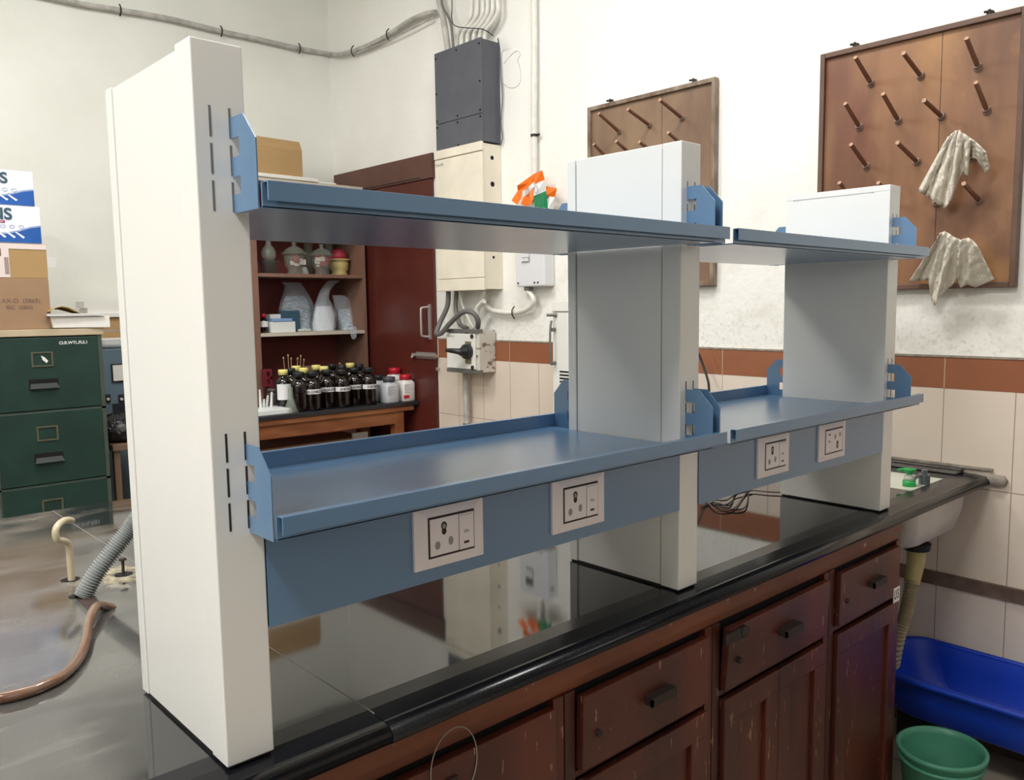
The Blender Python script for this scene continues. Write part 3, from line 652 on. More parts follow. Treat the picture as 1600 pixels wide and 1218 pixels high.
pipe('armoured_cable', [(2.97, R_(683, -25, 2.97)[1], CZ-.002), R_(683, -25, 2.97), R_(686, 0, 2.97), R_(693, 30, 2.96), (2.96, g.y, zt+.015)], .021, 'pvc_grey', 'thick grey cable coming down beside the white conduits', 'cable')
g2 = at(708, 66, 0, 2.94)
pipe('armoured_cable', [(2.93, R_(690, -20, 2.93)[1], CZ-.002), R_(690, -20, 2.93), R_(692, 10, 2.93), R_(704, 35, 2.93), (2.94, g2.y, zt+.01)], .008, 'cable_grey', 'thinner dark cable crossing the thick grey cable above the chamber', 'cable')
pipe('binding_wire', [(2.93, R_(706, -10, 2.93)[1], CZ-.002), R_(706, -10, 2.93), R_(706, 30, 2.93), R_(713, 41, 2.93), R_(735, 44, 2.93), R_(755, 46, 2.93), R_(771, 56, 2.93)], .003, 'wire_black', 'thin dark wire tied across the bent white conduits', 'wire')
g3 = at(835, 215, 0, 3.02)
pipe('conduit', [(3.02, g3.y, CZ-.002), R_(834, -30, 3.02), R_(835, 60, 3.02), (3.02, g3.y, 1.70), (3.02, g3.y, 1.12)], .019, 'pvc_white', 'straight vertical white conduit above the small paper flags', 'conduit', [((3.02, g3.y, 1.69), 'v')])
pipe('conduit', [(2.995, 2.578, .772), R_(834, 468, 2.995), R_(828, 480, 3.0), R_(812, 487, 3.015), R_(790, 488, 3.015), R_(768, 484, 3.01), R_(757, 474, 3.0), R_(754, 462, 2.98), (2.97, 2.965, .788)], .0165, 'pvc_white', 'white conduit curving from the breaker enclosure to the cream box', 'conduit', [(R_(804, 488, 3.01), 'h')])
g4 = at(727, 600, 0, 2.985)
pipe('conduit', [(2.985, 3.195, .256), (2.985, 3.195, .05), (2.985, 3.195, -.42)], .019, 'pvc_grey', 'vertical grey conduit below the rotary isolator', 'conduit', [((2.985, 3.195, -.10), 'v')], 'screw')
pipe('conduit', [R_(756, 470, 2.94), (2.95, 3.02, .66), (2.95, 3.01, .542)], .017, 'pvc_white', 'short white conduit between cream box and isolator', 'conduit')
pipe('armoured_cable', [(2.93, 3.29, .785), R_(699, 478, 2.93), R_(688, 503, 2.90), R_(682, 520, 2.86), R_(690, 520, 2.86), R_(702, 506, 2.86), R_(722, 488, 2.86), R_(738, 488, 2.87), R_(747, 500, 2.90), (2.925, 2.985, .55)], .0165, 'cable_grey', 'dark grey cable looping past the door edge into the isolator', 'cable', n=12)
B(2.90, 2.95, 2.965, 3.01, .541, .57)
pipe('armoured_cable', [(2.96, 3.24, .785), R_(712, 480, 2.96), R_(718, 505, 2.955), (2.95, 3.12, .542)], .015, 'cable_grey', 'straight grey cable behind the looping one above the isolator', 'cable')
pipe('thin_cable', [(2.95, 3.2, .785), R_(724, 480, 2.97), (2.96, 3.07, .542)], .007, 'pvc_white', 'thin white cable beside the grey cables above the isolator', 'cable')
# paper flags tucked behind the conduit
def flag(name, quads, label, x, ring=None):
    t = thing(name, label, 'paper flag', tuple(at(quads[0][1][0][0], quads[0][1][0][1], 0, x)), 'tricolour flags tied to the conduit')
    for (mt, pts) in quads:
        pts3 = [at(u, v, 0, x-.006*math.sin(i*2.1)-.012*(i % 2)) for i, (u, v) in enumerate(pts)]
        m = MB(); n = len(pts3); m.add(pts3+[p+Vector((.0015, 0, 0)) for p in pts3], [tuple(range(n)), tuple(range(n, 2*n))[::-1]]+[(i, (i+1) % n, n+(i+1) % n, n+i) for i in range(n)])
        m.build({'flag_orange': 'saffron_band', 'flag_white': 'white_band', 'flag_green': 'green_band'}[mt], mt, t)
    if ring:
        c = at(ring[0], ring[1], 0, x-.02)
        MB().tube([(c.x, c.y+.013*math.cos(k*math.pi/8), c.z+.021*math.sin(k*math.pi/8)) for k in range(17)], .0014, n=5, sub=1).build('wheel_emblem', 'flag_navy', t)
flag('paper_flag', [('flag_orange', [(835, 271), (808, 290), (809, 298), (799, 313), (808, 320), (815, 308), (816, 298), (826, 294), (834, 284)]), ('flag_white', [(834, 284), (826, 292), (820, 298), (819, 306), (826, 303), (834, 292)]), ('flag_orange', [(834, 290), (826, 302), (817, 308), (814, 318), (823, 323), (831, 316), (834, 308)])], 'left flag of the bunch, crumpled saffron paper spreading left', 2.985, (824, 300))
flag('paper_flag', [('flag_orange', [(835, 271), (847, 266), (851, 281), (835, 287)]), ('flag_white', [(835, 287), (851, 281), (853, 298), (834, 306)]), ('flag_green', [(834, 306), (853, 298), (856, 326), (849, 324), (845, 328), (840, 323), (835, 326)])], 'middle flag of the bunch, saffron white and green bands hanging straight', 2.965, (837.5, 296))
flag('paper_flag', [('flag_orange', [(853, 291), (870, 294), (867, 308), (854, 306)]), ('flag_white', [(854, 306), (867, 308), (864, 326), (856, 325)])], 'right flag of the bunch, small saffron and white piece', 2.98)
wr = bpy.data.objects['wall_right']
cr = [(787, 100), (795, 90), (803, 82), (810, 80), (813, 86), (809, 94), (812, 104), (814, 118), (812, 130), (804, 137), (794, 136), (786, 130)]
tag(MB().tube([R_(u, v, WX-.0005) for u, v in cr], .0018, n=5, sub=4).build('plaster_crack', 'pvc_grey', wr), label='fine crack outlining an old plaster patch')
pipe('thin_cable', [R_(778, 60, 2.95), R_(781, 80, 3.03), R_(783, 120, 3.035), R_(785, 150, 3.035), R_(783, 190, 3.035), R_(785, 215, 3.035), R_(782, 228, 3.03)], .004, 'cable_grey', 'thin loose wires hanging down the right side of the dark grey chamber', 'cable')
# ------------------------------------------------------------------ book case and what stands on it
FY = 4.40; BYK = 4.86
t = thing('book_case', 'open maroon wooden shelving case in the far corner', 'shelving', (2.53, 4.63, FZ))
L_, R__ = 2.085, 2.99
m = MB(); m.box(L_, L_+.05, FY, BYK, FZ, 1.56); m.box(R__-.022, R__, FY, BYK, FZ, 1.56); m.build('side_panel', 'book_case_wood', t)
B(L_+.05, R__-.022, BYK-.02, BYK, FZ, 1.56).build('back_panel', 'book_case_back', t)
B(L_, R__, FY, BYK, 1.5605, 1.585).build('top_board', 'paper_lining', t)
Z1, Z2 = .930, .513
for z, mm in ((Z1, 'book_case_wood'), (Z2, 'paper_lining'), (1.29, 'book_case_wood')): B(L_+.0505, R__-.0225, FY+.004, BYK-.0205, z-.024, z).build('shelf_board', mm, t)
a = at(530, 290, 1, 4.5)
o = MB().box(2.0, 2.62, 4.39, 4.80, 1.586, 1.612).box(2.62, 2.78, 4.42, 4.7, 1.586, 1.598).box(2.56, 2.66, 4.45, 4.6, 1.598, 1.612).build('newspaper_pile', 'paper', bevel=.004)
tag(o, 'pale papers lying on top of the maroon shelving case', 'papers')
t = thing('carton', 'open cardboard box standing on top of the maroon shelving case', 'cardboard box', (2.35, 4.6, 1.613))
B(2.06, 2.525, 4.44, 4.78, 1.613, 1.80).build('body', 'cardboard', t, bevel=.002)
m = MB(); m.add([(2.06, 4.44, 1.80), (2.525, 4.44, 1.80), (2.515, 4.455, 1.865), (2.07, 4.45, 1.868)]+[(2.06, 4.443, 1.80), (2.525, 4.443, 1.80), (2.515, 4.458, 1.865), (2.07, 4.453, 1.868)], [(0, 1, 2, 3), (7, 6, 5, 4), (0, 4, 5, 1), (1, 5, 6, 2), (2, 6, 7, 3), (3, 7, 4, 0)])
m.build('flap', 'cardboard', t)
SY_ = 4.55
def onshelf(u, v, z): return at(u, v, 2, z)
def atd(u, y): return at(u, 425, 1, y)
# desiccator jars
def desic(u, y, z, r, h, label, contents, glass='clear_glass'):
    x = at(u, 425, 1, y).x
    t = thing('desiccator_jar', label, 'glass jar', (x, y, z), 'glass jars on the upper shelf')
    c = (x, y, z); k = h
    MB().lathe([(0, 0), (r*.56, 0), (r*.60, k*.03), (r*.56, k*.17), (r*.78, k*.27), (r*.82, k*.52), (r*.84, k*.60), (r*1.0, k*.615), (r*1.0, k*.635), (0, k*.636)], c, n=28).build('bowl', glass, t)
    MB().lathe([(0, k*.637), (r*1.02, k*.638), (r*1.0, k*.66), (r*.86, k*.68), (r*.66, k*.78), (r*.28, k*.86), (r*.14, k*.88), (r*.16, k*.92), (r*.22, k*.95), (r*.14, k*1.0), (0, k)], c, n=28).build('lid', glass, t)
    rnd = random.Random(int(u))
    for i in range(contents):
        a = rnd.random()*6.28; rr = r*.58*rnd.random(); zz = z+k*.24+rnd.random()*k*.27
        s = r*.17*(.7+rnd.random()); cx, cy = x+rr*math.cos(a), y-.25*r+rr*.5*math.sin(a)
        m = MB().box(cx-s, cx+s, cy-s*.5, cy+s*.5, zz, zz+s*1.5); m.build('specimen_block', 'glass_contents_red' if i % 3 == 0 else 'glass_contents_white', t)
    return t
desic(461, 4.53, Z1, .092, .235, 'glass jar with knob lid holding pale and red blocks, left of its twin', 14)
desic(503.5, 4.53, Z1, .090, .228, 'glass jar with knob lid holding pale and red blocks, next to the yellow jar', 13)
x = at(530, 425, 1, 4.60).x
t = thing('desiccator_jar', 'yellowish round jar with red lid contents at the right end of the upper shelf', 'glass jar', (x, 4.60, Z1), 'glass jars on the upper shelf')
MB().lathe([(0, 0), (.058, 0), (.064, .01), (.055, .03), (.068, .05), (.072, .09), (.07, .112), (.086, .118), (.086, .126), (0, .127)], (x, 4.60, Z1), n=24).build('bowl', 'yellow_jar', t)
MB().lathe([(0, .128), (.062, .128), (.064, .15), (.05, .185), (.03, .20), (0, .205)], (x, 4.60, Z1), n=24).build('lid', 'glass_contents_red', t)
x = at(421, 425, 1, 4.50).x
t = thing('desiccator_jar', 'dark glass dish carrying a round flask at the left end of the upper shelf', 'glass jar', (x, 4.50, Z1), 'glass jars on the upper shelf')
MB().lathe([(0, 0), (.06, 0), (.062, .07), (.075, .082), (.07, .09), (0, .09)], (x, 4.50, Z1), n=24).build('dish', 'smoke_glass', t)
MB().lathe([(0, .09), (.035, .095), (.05, .12), (.052, .15), (.04, .18), (.02, .2), (.018, .24), (.03, .25), (0, .25)], (x, 4.50, Z1), n=24).build('flask', 'clear_glass', t)
for i, u in enumerate((483, 515)):
    x = at(u, 425, 1, 4.74).x
    tag(MB().lathe([(0, 0), (.035, 0), (.035, .24), (.038, .25), (.033, .25), (.032, .01), (0, .01)], (x, 4.74, Z1), n=20).build('glass_cylinder', 'clear_glass'), f"tall clear glass cylinder standing behind the jars, {'behind the two knob-lid jars' if i == 0 else 'behind the yellow jar'}", 'glass cylinder', 'glass cylinders behind the jars')
x = at(473, 425, 1, 4.6).x
tag(MB().lathe([(0, 0), (.045, 0), (.02, .06), (.0, .065)], (x+.02, 4.62, Z1), n=16).build('paper_cone', 'paper_grey'), 'small grey cone between the two knob-lid jars', 'cone')
# middle shelf
sx = lambda u, y=4.47: at(u, 515, 1, y).x
def bottle(x, y, z, r, h, body, cap, label, name='reagent_bottle', cat='bottle', group=None, lab=None, labz=(.36, .47), capr=.5, caph=.14, square=False):
    t = thing(name, label, cat, (x, y, z), group); n = 24
    hb = h*(1-caph)
    MB().lathe([(0, 0), (r*.93, 0), (r, h*.03), (r, hb*.74), (r*.93, hb*.82), (r*.6, hb*.92), (r*.45, hb*.95), (r*.42, hb), (0, hb)], (x, y, z), n=n).build('body', body, t)
    MB().lathe([(0, hb+.0005), (r*capr, hb+.0005), (r*capr, h*.985), (r*capr*.92, h), (0, h)], (x, y, z), n=n).build('cap', cap, t)
    if lab:
        m = MB(); rr = r+.0008; rows = []
        for zz in (z+h*labz[0], z+h*labz[1]): rows.append([(x+rr*math.sin(a), y-rr*math.cos(a), zz) for a in [math.radians(-78+k*12) for k in range(14)]])
        m.grid(rows); l = m.build('label', 'label_white', t)
        if lab is not True:
            zz = z+h*(labz[0]+labz[1])/2
            text(lab, h*(labz[1]-labz[0])*.72, (x, y-rr-.0012, zz), 'front', 'ink', l, sx=.8, bold=.0004)
    return t
bottle(sx(412.5), 4.47, Z2, .030, .135, 'amber_glass', 'cap_red', 'small amber bottle with red cap at the left end of the middle shelf', lab=True, labz=(.32, .62), caph=.2, capr=.6)
xa, xb = sx(420), sx(458)
t = thing('lidded_box', 'white box with pale blue lid on the middle shelf beside the red-capped bottle', 'plastic box', ((xa+xb)/2, 4.48, Z2))
B(xa, xb, 4.43, 4.53, Z2, Z2+.078).build('body', 'plastic_white', t, bevel=.004); B(xa+.01, xb-.025, 4.425, 4.53, Z2+.079, Z2+.1).build('lid', 'box_lightblue', t, bevel=.003)
xa, xb = sx(421, 4.57), sx(438, 4.57)
tag(MB().box(xa, xb, 4.55, 4.62, Z2, Z2+.13).build('small_carton', 'plastic_white', bevel=.004), 'small white tub behind the box with pale blue lid', 'box')
xa, xb = sx(436, 4.60), sx(466, 4.60)
tag(B(xa, xb, 4.56, 4.60, Z2, Z2+.155).build('blue_box', 'box_teal', bevel=.006), 'slate blue box standing in front of the bag of gauze', 'box')
def bag(pts, y, depth, inner, ipts, label, seed, extra=None):
    """pts/ipts: outline columns (u_left, u_right, v) from bottom to top"""
    rnd = random.Random(seed); x0 = at(sum(pts[0][:2])/2, 515, 1, y)
    t = thing('plastic_bag', label, 'plastic bag', (x0.x, y, Z2), 'bags of lab supplies on the middle shelf')
    def blob(pp, k, sq):
        rows = []; n = 28
        for j, (ul, ur, v) in enumerate(pp):
            a, b = at(ul, v, 1, y), at(ur, v, 1, y); c = (a+b)/2; rx = (b.x-a.x)/2; s = j/(len(pp)-1); row = []
            dy = depth*(1-.75*s)*sq
            for i in range(n+1):
                an = 2*math.pi*(i % n)/n; q = 1+k*math.sin(an*5+j*1.1)+k*.7*math.sin(an*9-j*.9)
                row.append((c.x+rx*q*math.cos(an), y+dy*q*math.sin(an), max(c.z, Z2+.0015)))
            rows.append(row)
        m = MB().grid(rows); m.add(rows[-1][:-1], [tuple(range(n))]); m.add(rows[0][:-1], [tuple(range(n))[::-1]]); return m
    blob(pts, .05, 1).build('film', bagm, t); blob(ipts, .03, .8).build('contents', inner, t)
    return t
bag([(436, 487, 519), (432, 489, 508), (434, 490, 490), (438, 487, 472), (443, 480, 456), (446, 474, 447), (441, 470, 441)], 4.66, .085, 'gauze', [(440, 484, 518), (437, 486, 505), (438, 486, 488), (442, 482, 473), (446, 476, 462)], 'clear bag of bluish gauze packs on the left of the three bags', 1)
bag([(489, 523, 519), (487, 525, 508), (489, 524, 490), (492, 518, 476), (496, 513, 466), (500, 514, 455), (507, 522, 445), (513, 532, 438)], 4.57, .07, 'cotton', [(491, 521, 518), (489, 523, 505), (491, 522, 490), (494, 517, 478)], 'clear bag with a twisted top full of white cotton, middle of the three bags', 2)
bag([(529, 558, 519), (527, 562, 508), (525, 562, 494), (523, 559, 480), (521, 550, 469), (519, 538, 461)], 4.63, .08, 'gauze', [(532, 556, 518), (529, 559, 505), (528, 558, 492), (528, 552, 482)], 'clear bag of bluish gauze packs on the right, drooping over the shelf edge', 3)
c = at(551, 520, 1, 4.385)
tag(MB().lathe([(0, -.05), (.018, -.04), (.03, 0), (.034, .03), (.02, .05), (0, .052)], (c.x, 4.372, c.z), n=14, sy=.35).build('hanging_bag_corner', bagm), 'corner of clear film hanging over the front edge of the middle shelf', 'plastic film')
tag(MB().tube([(sx(466, 4.43), 4.43, Z2+.012), (sx(474, 4.43), 4.425, Z2+.014), (sx(485, 4.43), 4.43, Z2+.012)], .010).build('tape_roll', 'bottle_clear'), 'small clear tube lying in front of the gauze bag', 'tube')
# ------------------------------------------------------------------ far side table and its bottles
TX0, TX1, TY0, TY1 = 1.55, 3.0, 3.79, 4.385
TZ = .012
t = thing('side_table', 'wooden lab table with black top before the maroon shelving case', 'table', (2.3, 4.1, FZ))
B(TX0, 3.02, TY0-.005, TY1, -.016, TZ).build('tabletop', 'table_black', t, bevel=.004)
B(TX0, 2.985, TY0+.01, TY1-.02, -.052, -.0165).build('edge_rail', 'table_wood', t, bevel=.003)
B(TX0+.02, 2.905, TY0+.03, TY0+.055, -.140, -.0525).build('apron', 'table_wood', t, bevel=.002)
B(2.835, 2.907, TY0+.025, TY0+.095, FZ, -.0525).build('leg', 'table_wood', t, bevel=.003)
B(2.835, 2.907, TY1-.10, TY1-.03, FZ, -.0525).build('leg', 'table_wood', t, bevel=.003)
B(TX0+.02, TX0+.09, TY0+.06, TY0+.12, FZ, -.0525).build('leg', 'table_wood', t, bevel=.003)
B(TX0+.02, TX0+.09, TY1-.10, TY1-.03, FZ, -.0525).build('leg', 'table_wood', t, bevel=.003)
t = thing('carton', 'brown carton lying under the side table', 'cardboard box', (2.3, 4.2, FZ))
B(1.75, 2.72, 4.02, 4.36, FZ, -.235).build('body', 'cardboard_brown', t, bevel=.003); B(2.60, 2.72, 4.0, 4.019, -.30, -.20).build('flap', 'paper_grey', t)
def tp(u, v): p = at(u, v, 2, 0); return p.x, p.y
GB = 'brown reagent bottles on the side table'
lab_names = ['10% ECOALCOHOL', 'ECOALCOHOL', '2% ECOALC', '5% ECOALCOHOL', '7% ECOALC']
words = ['first labelled brown bottle from the left in the front row', 'second labelled brown bottle from the left in the front row', 'third labelled brown bottle from the left in the front row', 'fourth labelled brown bottle from the left in the front row', 'last labelled brown bottle at the right end of the row']
ty = lambda u, y: at(u, 600, 1, y).x
for i, (u, y) in enumerate([(488, 3.86), (511, 3.915), (534, 3.87), (554, 3.935), (576, 3.88)]):
    bottle(ty(u, y), y, TZ, .055, .258, 'amber_glass', 'cap_black', words[i], group=GB, lab=lab_names[i], labz=(.43, .55), caph=.13, capr=.62)
bottle(ty(467, 3.875), 3.875, TZ, .055, .258, 'amber_glass', 'cap_black', 'unlabelled brown bottle left of the labelled front row', group=GB, caph=.13, capr=.62)
back = [(443, 3.98, 'cap_yellow', 1, 'brown bottle with yellow cap nearest the glass flask'), (455, 4.05, 'cap_black', 1, 'black-capped brown bottle with pale label behind the glass flask'), (464, 4.25, 'cap_yellow', 0, 'brown bottle, second yellow cap from the left'), (475, 4.02, 'cap_yellow', 0, 'brown bottle, third yellow cap from the left'),
        (495, 4.21, 'cap_yellow', 0, 'brown bottle, fourth yellow cap from the left'), (507, 4.05, 'cap_yellow', 0, 'brown bottle, fifth yellow cap from the left'), (520, 4.23, 'cap_black', 0, 'black-capped brown bottle behind the second labelled one'), (535, 4.02, 'cap_black', 0, 'black-capped brown bottle behind the third labelled one'),
        (548, 4.21, 'cap_yellow', 0, 'brown bottle with the rightmost yellow cap'), (562, 4.05, 'cap_black', 0, 'black-capped brown bottle behind the last two labelled ones')]
for (u, y, cp, lb, lbl) in back:
    bottle(ty(u, y), y, TZ, .052, .272, 'amber_glass', cp, lbl, group=GB, lab=True if lb else None, labz=(.28, .66), caph=.13, capr=.6)
def jar(u, y, rx, h, body, cap, label, band=None, caph=.2):
    x = ty(u, y)
    t = thing('reagent_jar', label, 'bottle', (x, y, TZ), 'plastic jars at the right of the side table')
    n = 28; sq = [(abs(math.cos(a))**.55*math.copysign(1, math.cos(a)), abs(math.sin(a))**.55*math.copysign(1, math.sin(a))) for a in [2*math.pi*k/n for k in range(n)]]
    hb = h*(1-caph); rows = []
    for r, z in ((.0001, 0), (.95, 0), (1, h*.03), (1, hb*.80), (.92, hb*.90), (.66, hb*.98), (.6, hb)): rows.append([(x+rx*r*a, y+rx*r*b, TZ+z) for a, b in sq]+[(x+rx*r*sq[0][0], y+rx*r*sq[0][1], TZ+z)])
    MB().grid(rows).build('body', body, t, weld=True)
    MB().lathe([(0, hb+.0005), (rx*.72, hb+.0005), (rx*.74, h*.98), (rx*.66, h), (0, h)], (x, y, TZ), n=24).build('cap', cap, t)
    if band: B(x-rx*.92, x-rx*.15, y-rx-.001, y-rx+.004, TZ+h*.12, TZ+h*.24).build('label_band', band, t)
    for k in range(5): B(x-rx*.8, x+rx*(.0+.15*(k % 3)), y-rx-.0008, y-rx+.003, TZ+h*(.34+.07*k), TZ+h*(.352+.07*k)).build('label_line', 'print_grey', t)
jar(608, 3.865, .060, .182, 'hdpe_grey', 'cap_grey', 'grey plastic jar with dark grey cap in front of the red-capped jars')
jar(633.5, 3.87, .058, .190, 'hdpe_white', 'cap_red', 'white plastic jar with red cap at the right end of the table', band='red_print')
jar(617, 4.03, .060, .230, 'hdpe_white', 'cap_red', 'taller white plastic jar with red cap behind the grey one')
jar(591, 4.03, .052, .185, 'hdpe_grey', 'cap_black', 'plastic jar with black cap between brown bottles and grey jar')
y = 3.835; x = ty(453, y)
tag(MB().lathe([(0, 0), (.046, 0), (.048, .006), (.018, .095), (.0155, .16), (.019, .165), (.014, .165), (.013, .1), (.040, .012), (0, .01)], (x, y, TZ), n=24).build('conical_flask', 'clear_glass'), 'small clear conical flask in front of the brown bottles', 'flask')
x0, y0 = tp(405, 640); x1, _ = tp(448, 633)
tag(MB().box(1.78, 2.045, 3.81, 4.03, TZ+.0005, TZ+.034).build('white_tray', 'plastic_white', bevel=.004), 'flat white tray at the left front of the side table', 'tray')
m = MB()
for i in range(7): m.cyl((1.84+i*.024, 3.97+.01*(i % 3), .047), (1.825+i*.027, 3.96, .10+.022*((i*5) % 4)), .010, .006, n=8)
tag(m.build('pipette_tips', 'plastic_white'), 'cluster of white plastic tips standing on the white tray', 'pipette tips', kind='stuff')
x, y = 2.07, 4.11
t = thing('specimen_jar', 'brown round jar behind the white tray', 'jar', (x, y, TZ))
MB().lathe([(0, 0), (.045, 0), (.047, .01), (.047, .10), (.04, .115), (0, .115)], (x, y, TZ), n=24).build('body', 'jar_brown', t); MB().lathe([(0, .1155), (.042, .1155), (.042, .14), (0, .14)], (x, y, TZ), n=24).build('lid', 'jar_brown', t)
p = at(418, 590, 1, 4.34)
t = thing('clamp_holder', 'maroon clamp with two holes standing above the brown jar', 'clamp', (p.x, 4.34, TZ))
B(p.x-.008, p.x+.008, 4.345, 4.36, TZ, p.z-.05).build('rod', 'iron', t)
m = MB(); m.box(p.x-.035, p.x-.012, 4.33, 4.36, p.z-.06, p.z+.06); m.box(p.x-.012, p.x+.03, 4.33, 4.36, p.z+.042, p.z+.06); m.box(p.x-.012, p.x+.03, 4.33, 4.36, p.z-.01, p.z+.008); m.box(p.x-.012, p.x+.03, 4.33, 4.36, p.z-.06, p.z-.045); m.box(p.x+.018, p.x+.03, 4.33, 4.36, p.z-.045, p.z+.042)
m.build('jaw', 'clamp_maroon', t)
for i, (u, v, ub, l) in enumerate([(443, 559, 449, 'first'), (450, 555, 453, 'second'), (455, 560, 456, 'third'), (465, 560, 462, 'fourth'), (470, 556, 465, 'fifth'), (475, 562, 468, 'sixth'), (531, 568, 530, 'seventh'), (534, 571, 534, 'eighth')]):
    y = 4.33; a = at(u, v, 1, y); b = at(ub, 600, 1, y)
    t = thing('glass_dropper', f'{l} from the left of the thin glass rods rising behind the bottles', 'glass rod', (b.x, y, TZ), 'glass rods standing behind the bottles')
    MB().cyl((b.x, y, TZ), tuple(a), .0028, n=8).build('stem', 'peg_tip', t); MB().lathe([(0, -.012), (.006, -.008), (.0065, .004), (0, .01)], tuple(a), n=10).build('tip', 'peg_tip', t)
tag(MB().box(2.33, 2.50, 4.335, 4.375, TZ, .27).build('rod_stand', 'book_case_wood'), 'small dark wooden rack behind the brown bottles', 'rack')
# ------------------------------------------------------------------ filing cabinet and boxes at the left
CYF = 3.95; cx0, cx1 = .44, .985
t = thing('filing_cabinet', 'dark green steel filing cabinet with four drawers at the left', 'filing cabinet', ((cx0+cx1)/2, 4.25, FZ))
B(cx0, cx1, CYF, 4.56, FZ, .548).build('body', green, t, bevel=.002)
m = MB()
for z in (.140, -.262, -.664): m.box(cx0, cx1, CYF-.012, CYF-.0005, z-.006, z+.006)
m.box(cx0, cx0+.012, CYF-.012, CYF-.0005, FZ, .548); m.box(cx1-.022, cx1, CYF-.012, CYF-.0005, FZ, .548)
m.build('face_frame', 'green_edge', t)
for i in range(4):
    zt = .540-i*.402; zb = zt-.388
    d = B(cx0+.013, cx1-.024, CYF-.016, CYF-.0006, zb, zt).build('drawer', green, t, bevel=.002)
    h = at(67, 564, 1, CYF-.02); hx = h.x-.002
    zc = zt-.115
    m = MB(); m.box(hx-.052, hx+.052, CYF-.021, CYF-.0162, zc-.040, zc-.032); m.box(hx-.052, hx+.052, CYF-.021, CYF-.0162, zc+.032, zc+.040); m.box(hx-.052, hx-.043, CYF-.021, CYF-.0162, zc-.032, zc+.032); m.box(hx+.043, hx+.052, CYF-.021, CYF-.0162, zc-.032, zc+.032)
    m.build('label_holder', 'brass_dirty', d)
    if i == 0: tag(MB().add([(hx-.005, CYF-.0175, zc+.02), (hx+.012, CYF-.0175, zc+.01), (hx+.028, CYF-.0175, zc-.01), (hx+.02, CYF-.0175, zc-.022), (hx+.002, CYF-.0175, zc-.004)], [(0, 1, 2, 3, 4)]).build('paper_scrap', 'paper', d), label='torn scrap of white paper')
    zh = zt-.245
    B(hx-.070, hx+.070, CYF-.0168, CYF-.0155, zh-.022, zh+.024).build('pull_recess', 'hole_black', d)
    m = MB(); m.add([(hx-.062, CYF-.017, zh+.0), (hx+.062, CYF-.017, zh+.0), (hx+.070, CYF-.040, zh-.026), (hx-.070, CYF-.040, zh-.026), (hx+.070, CYF-.017, zh-.03), (hx-.070, CYF-.017, zh-.03)], [(0, 1, 2, 3), (3, 2, 4, 5), (0, 3, 5), (1, 4, 2)])
    m.build('pull', 'green_pull', d)
p = at(115, 535, 1, CYF-.018)
text('CLR.WTL.FLS.1', .022, (p.x, CYF-.0172, p.z), 'front', 'chalk', t, bold=.0006)
tag(B(cx0-.02, cx1+.012, CYF-.02, 4.58, .5485, .585).build('wooden_board', 'board_beige', bevel=.003), 'stained beige board lying on top of the green filing cabinet', 'board')
ZT = .5855; yb = CYF+.03
def ux(u, v, y): return at(u, v, 1, y)
e = ux(78, 470, yb); z1 = ux(60, 435, yb).z
t = thing('carton', 'large plain brown carton at the bottom of the stack on the filing cabinet', 'cardboard box', ((.3+e.x)/2, yb+.2, ZT), 'boxes stacked on the filing cabinet')
B(.33, e.x, yb, yb+.42, ZT, z1).build('body', 'cardboard_brown', t, bevel=.003)
p = ux(30, 470, yb-.001); text('- AX-D  (2865)', .032, (p.x, yb-.001, p.z), 'front', 'carton_print', t); text('SEC  (2865)', .026, (p.x, yb-.001, p.z-.034), 'front', 'carton_print', t)
e2 = ux(74, 410, yb); z2 = ux(60, 381, yb).z
t = thing('carton', 'brown carton with pale printed label strip, second from the bottom of the stack', 'cardboard box', ((.3+e2.x)/2, yb+.2, z1+.0005), 'boxes stacked on the filing cabinet')
B(.33, e2.x, yb+.004, yb+.41, z1+.0005, z2).build('body', 'cardboard', t, bevel=.003)
m = MB(); l0 = ux(14, 400, yb).x; m.box(.33, l0, yb+.001, yb+.0035, z1+.004, z2-.002); m.box(l0, e2.x-.002, yb+.001, yb+.0035, z2-.030, z2-.002)
lb = m.build('printed_label', 'carton_pale', t)
m = MB(); m.box(.40, l0-.035, yb-.0002, yb+.001, z2-.07, z2-.03)
for k in range(5): m.box(l0-.022+.004*k, l0-.020+.004*k, yb-.0002, yb+.001, z1+.02, z2-.075)
m.build('label_print', 'carton_print', lb)
B(e2.x, e2.x+.045, yb+.003, yb+.0045, z2-.12, z2-.065).build('tape_end', 'paper_grey', t)
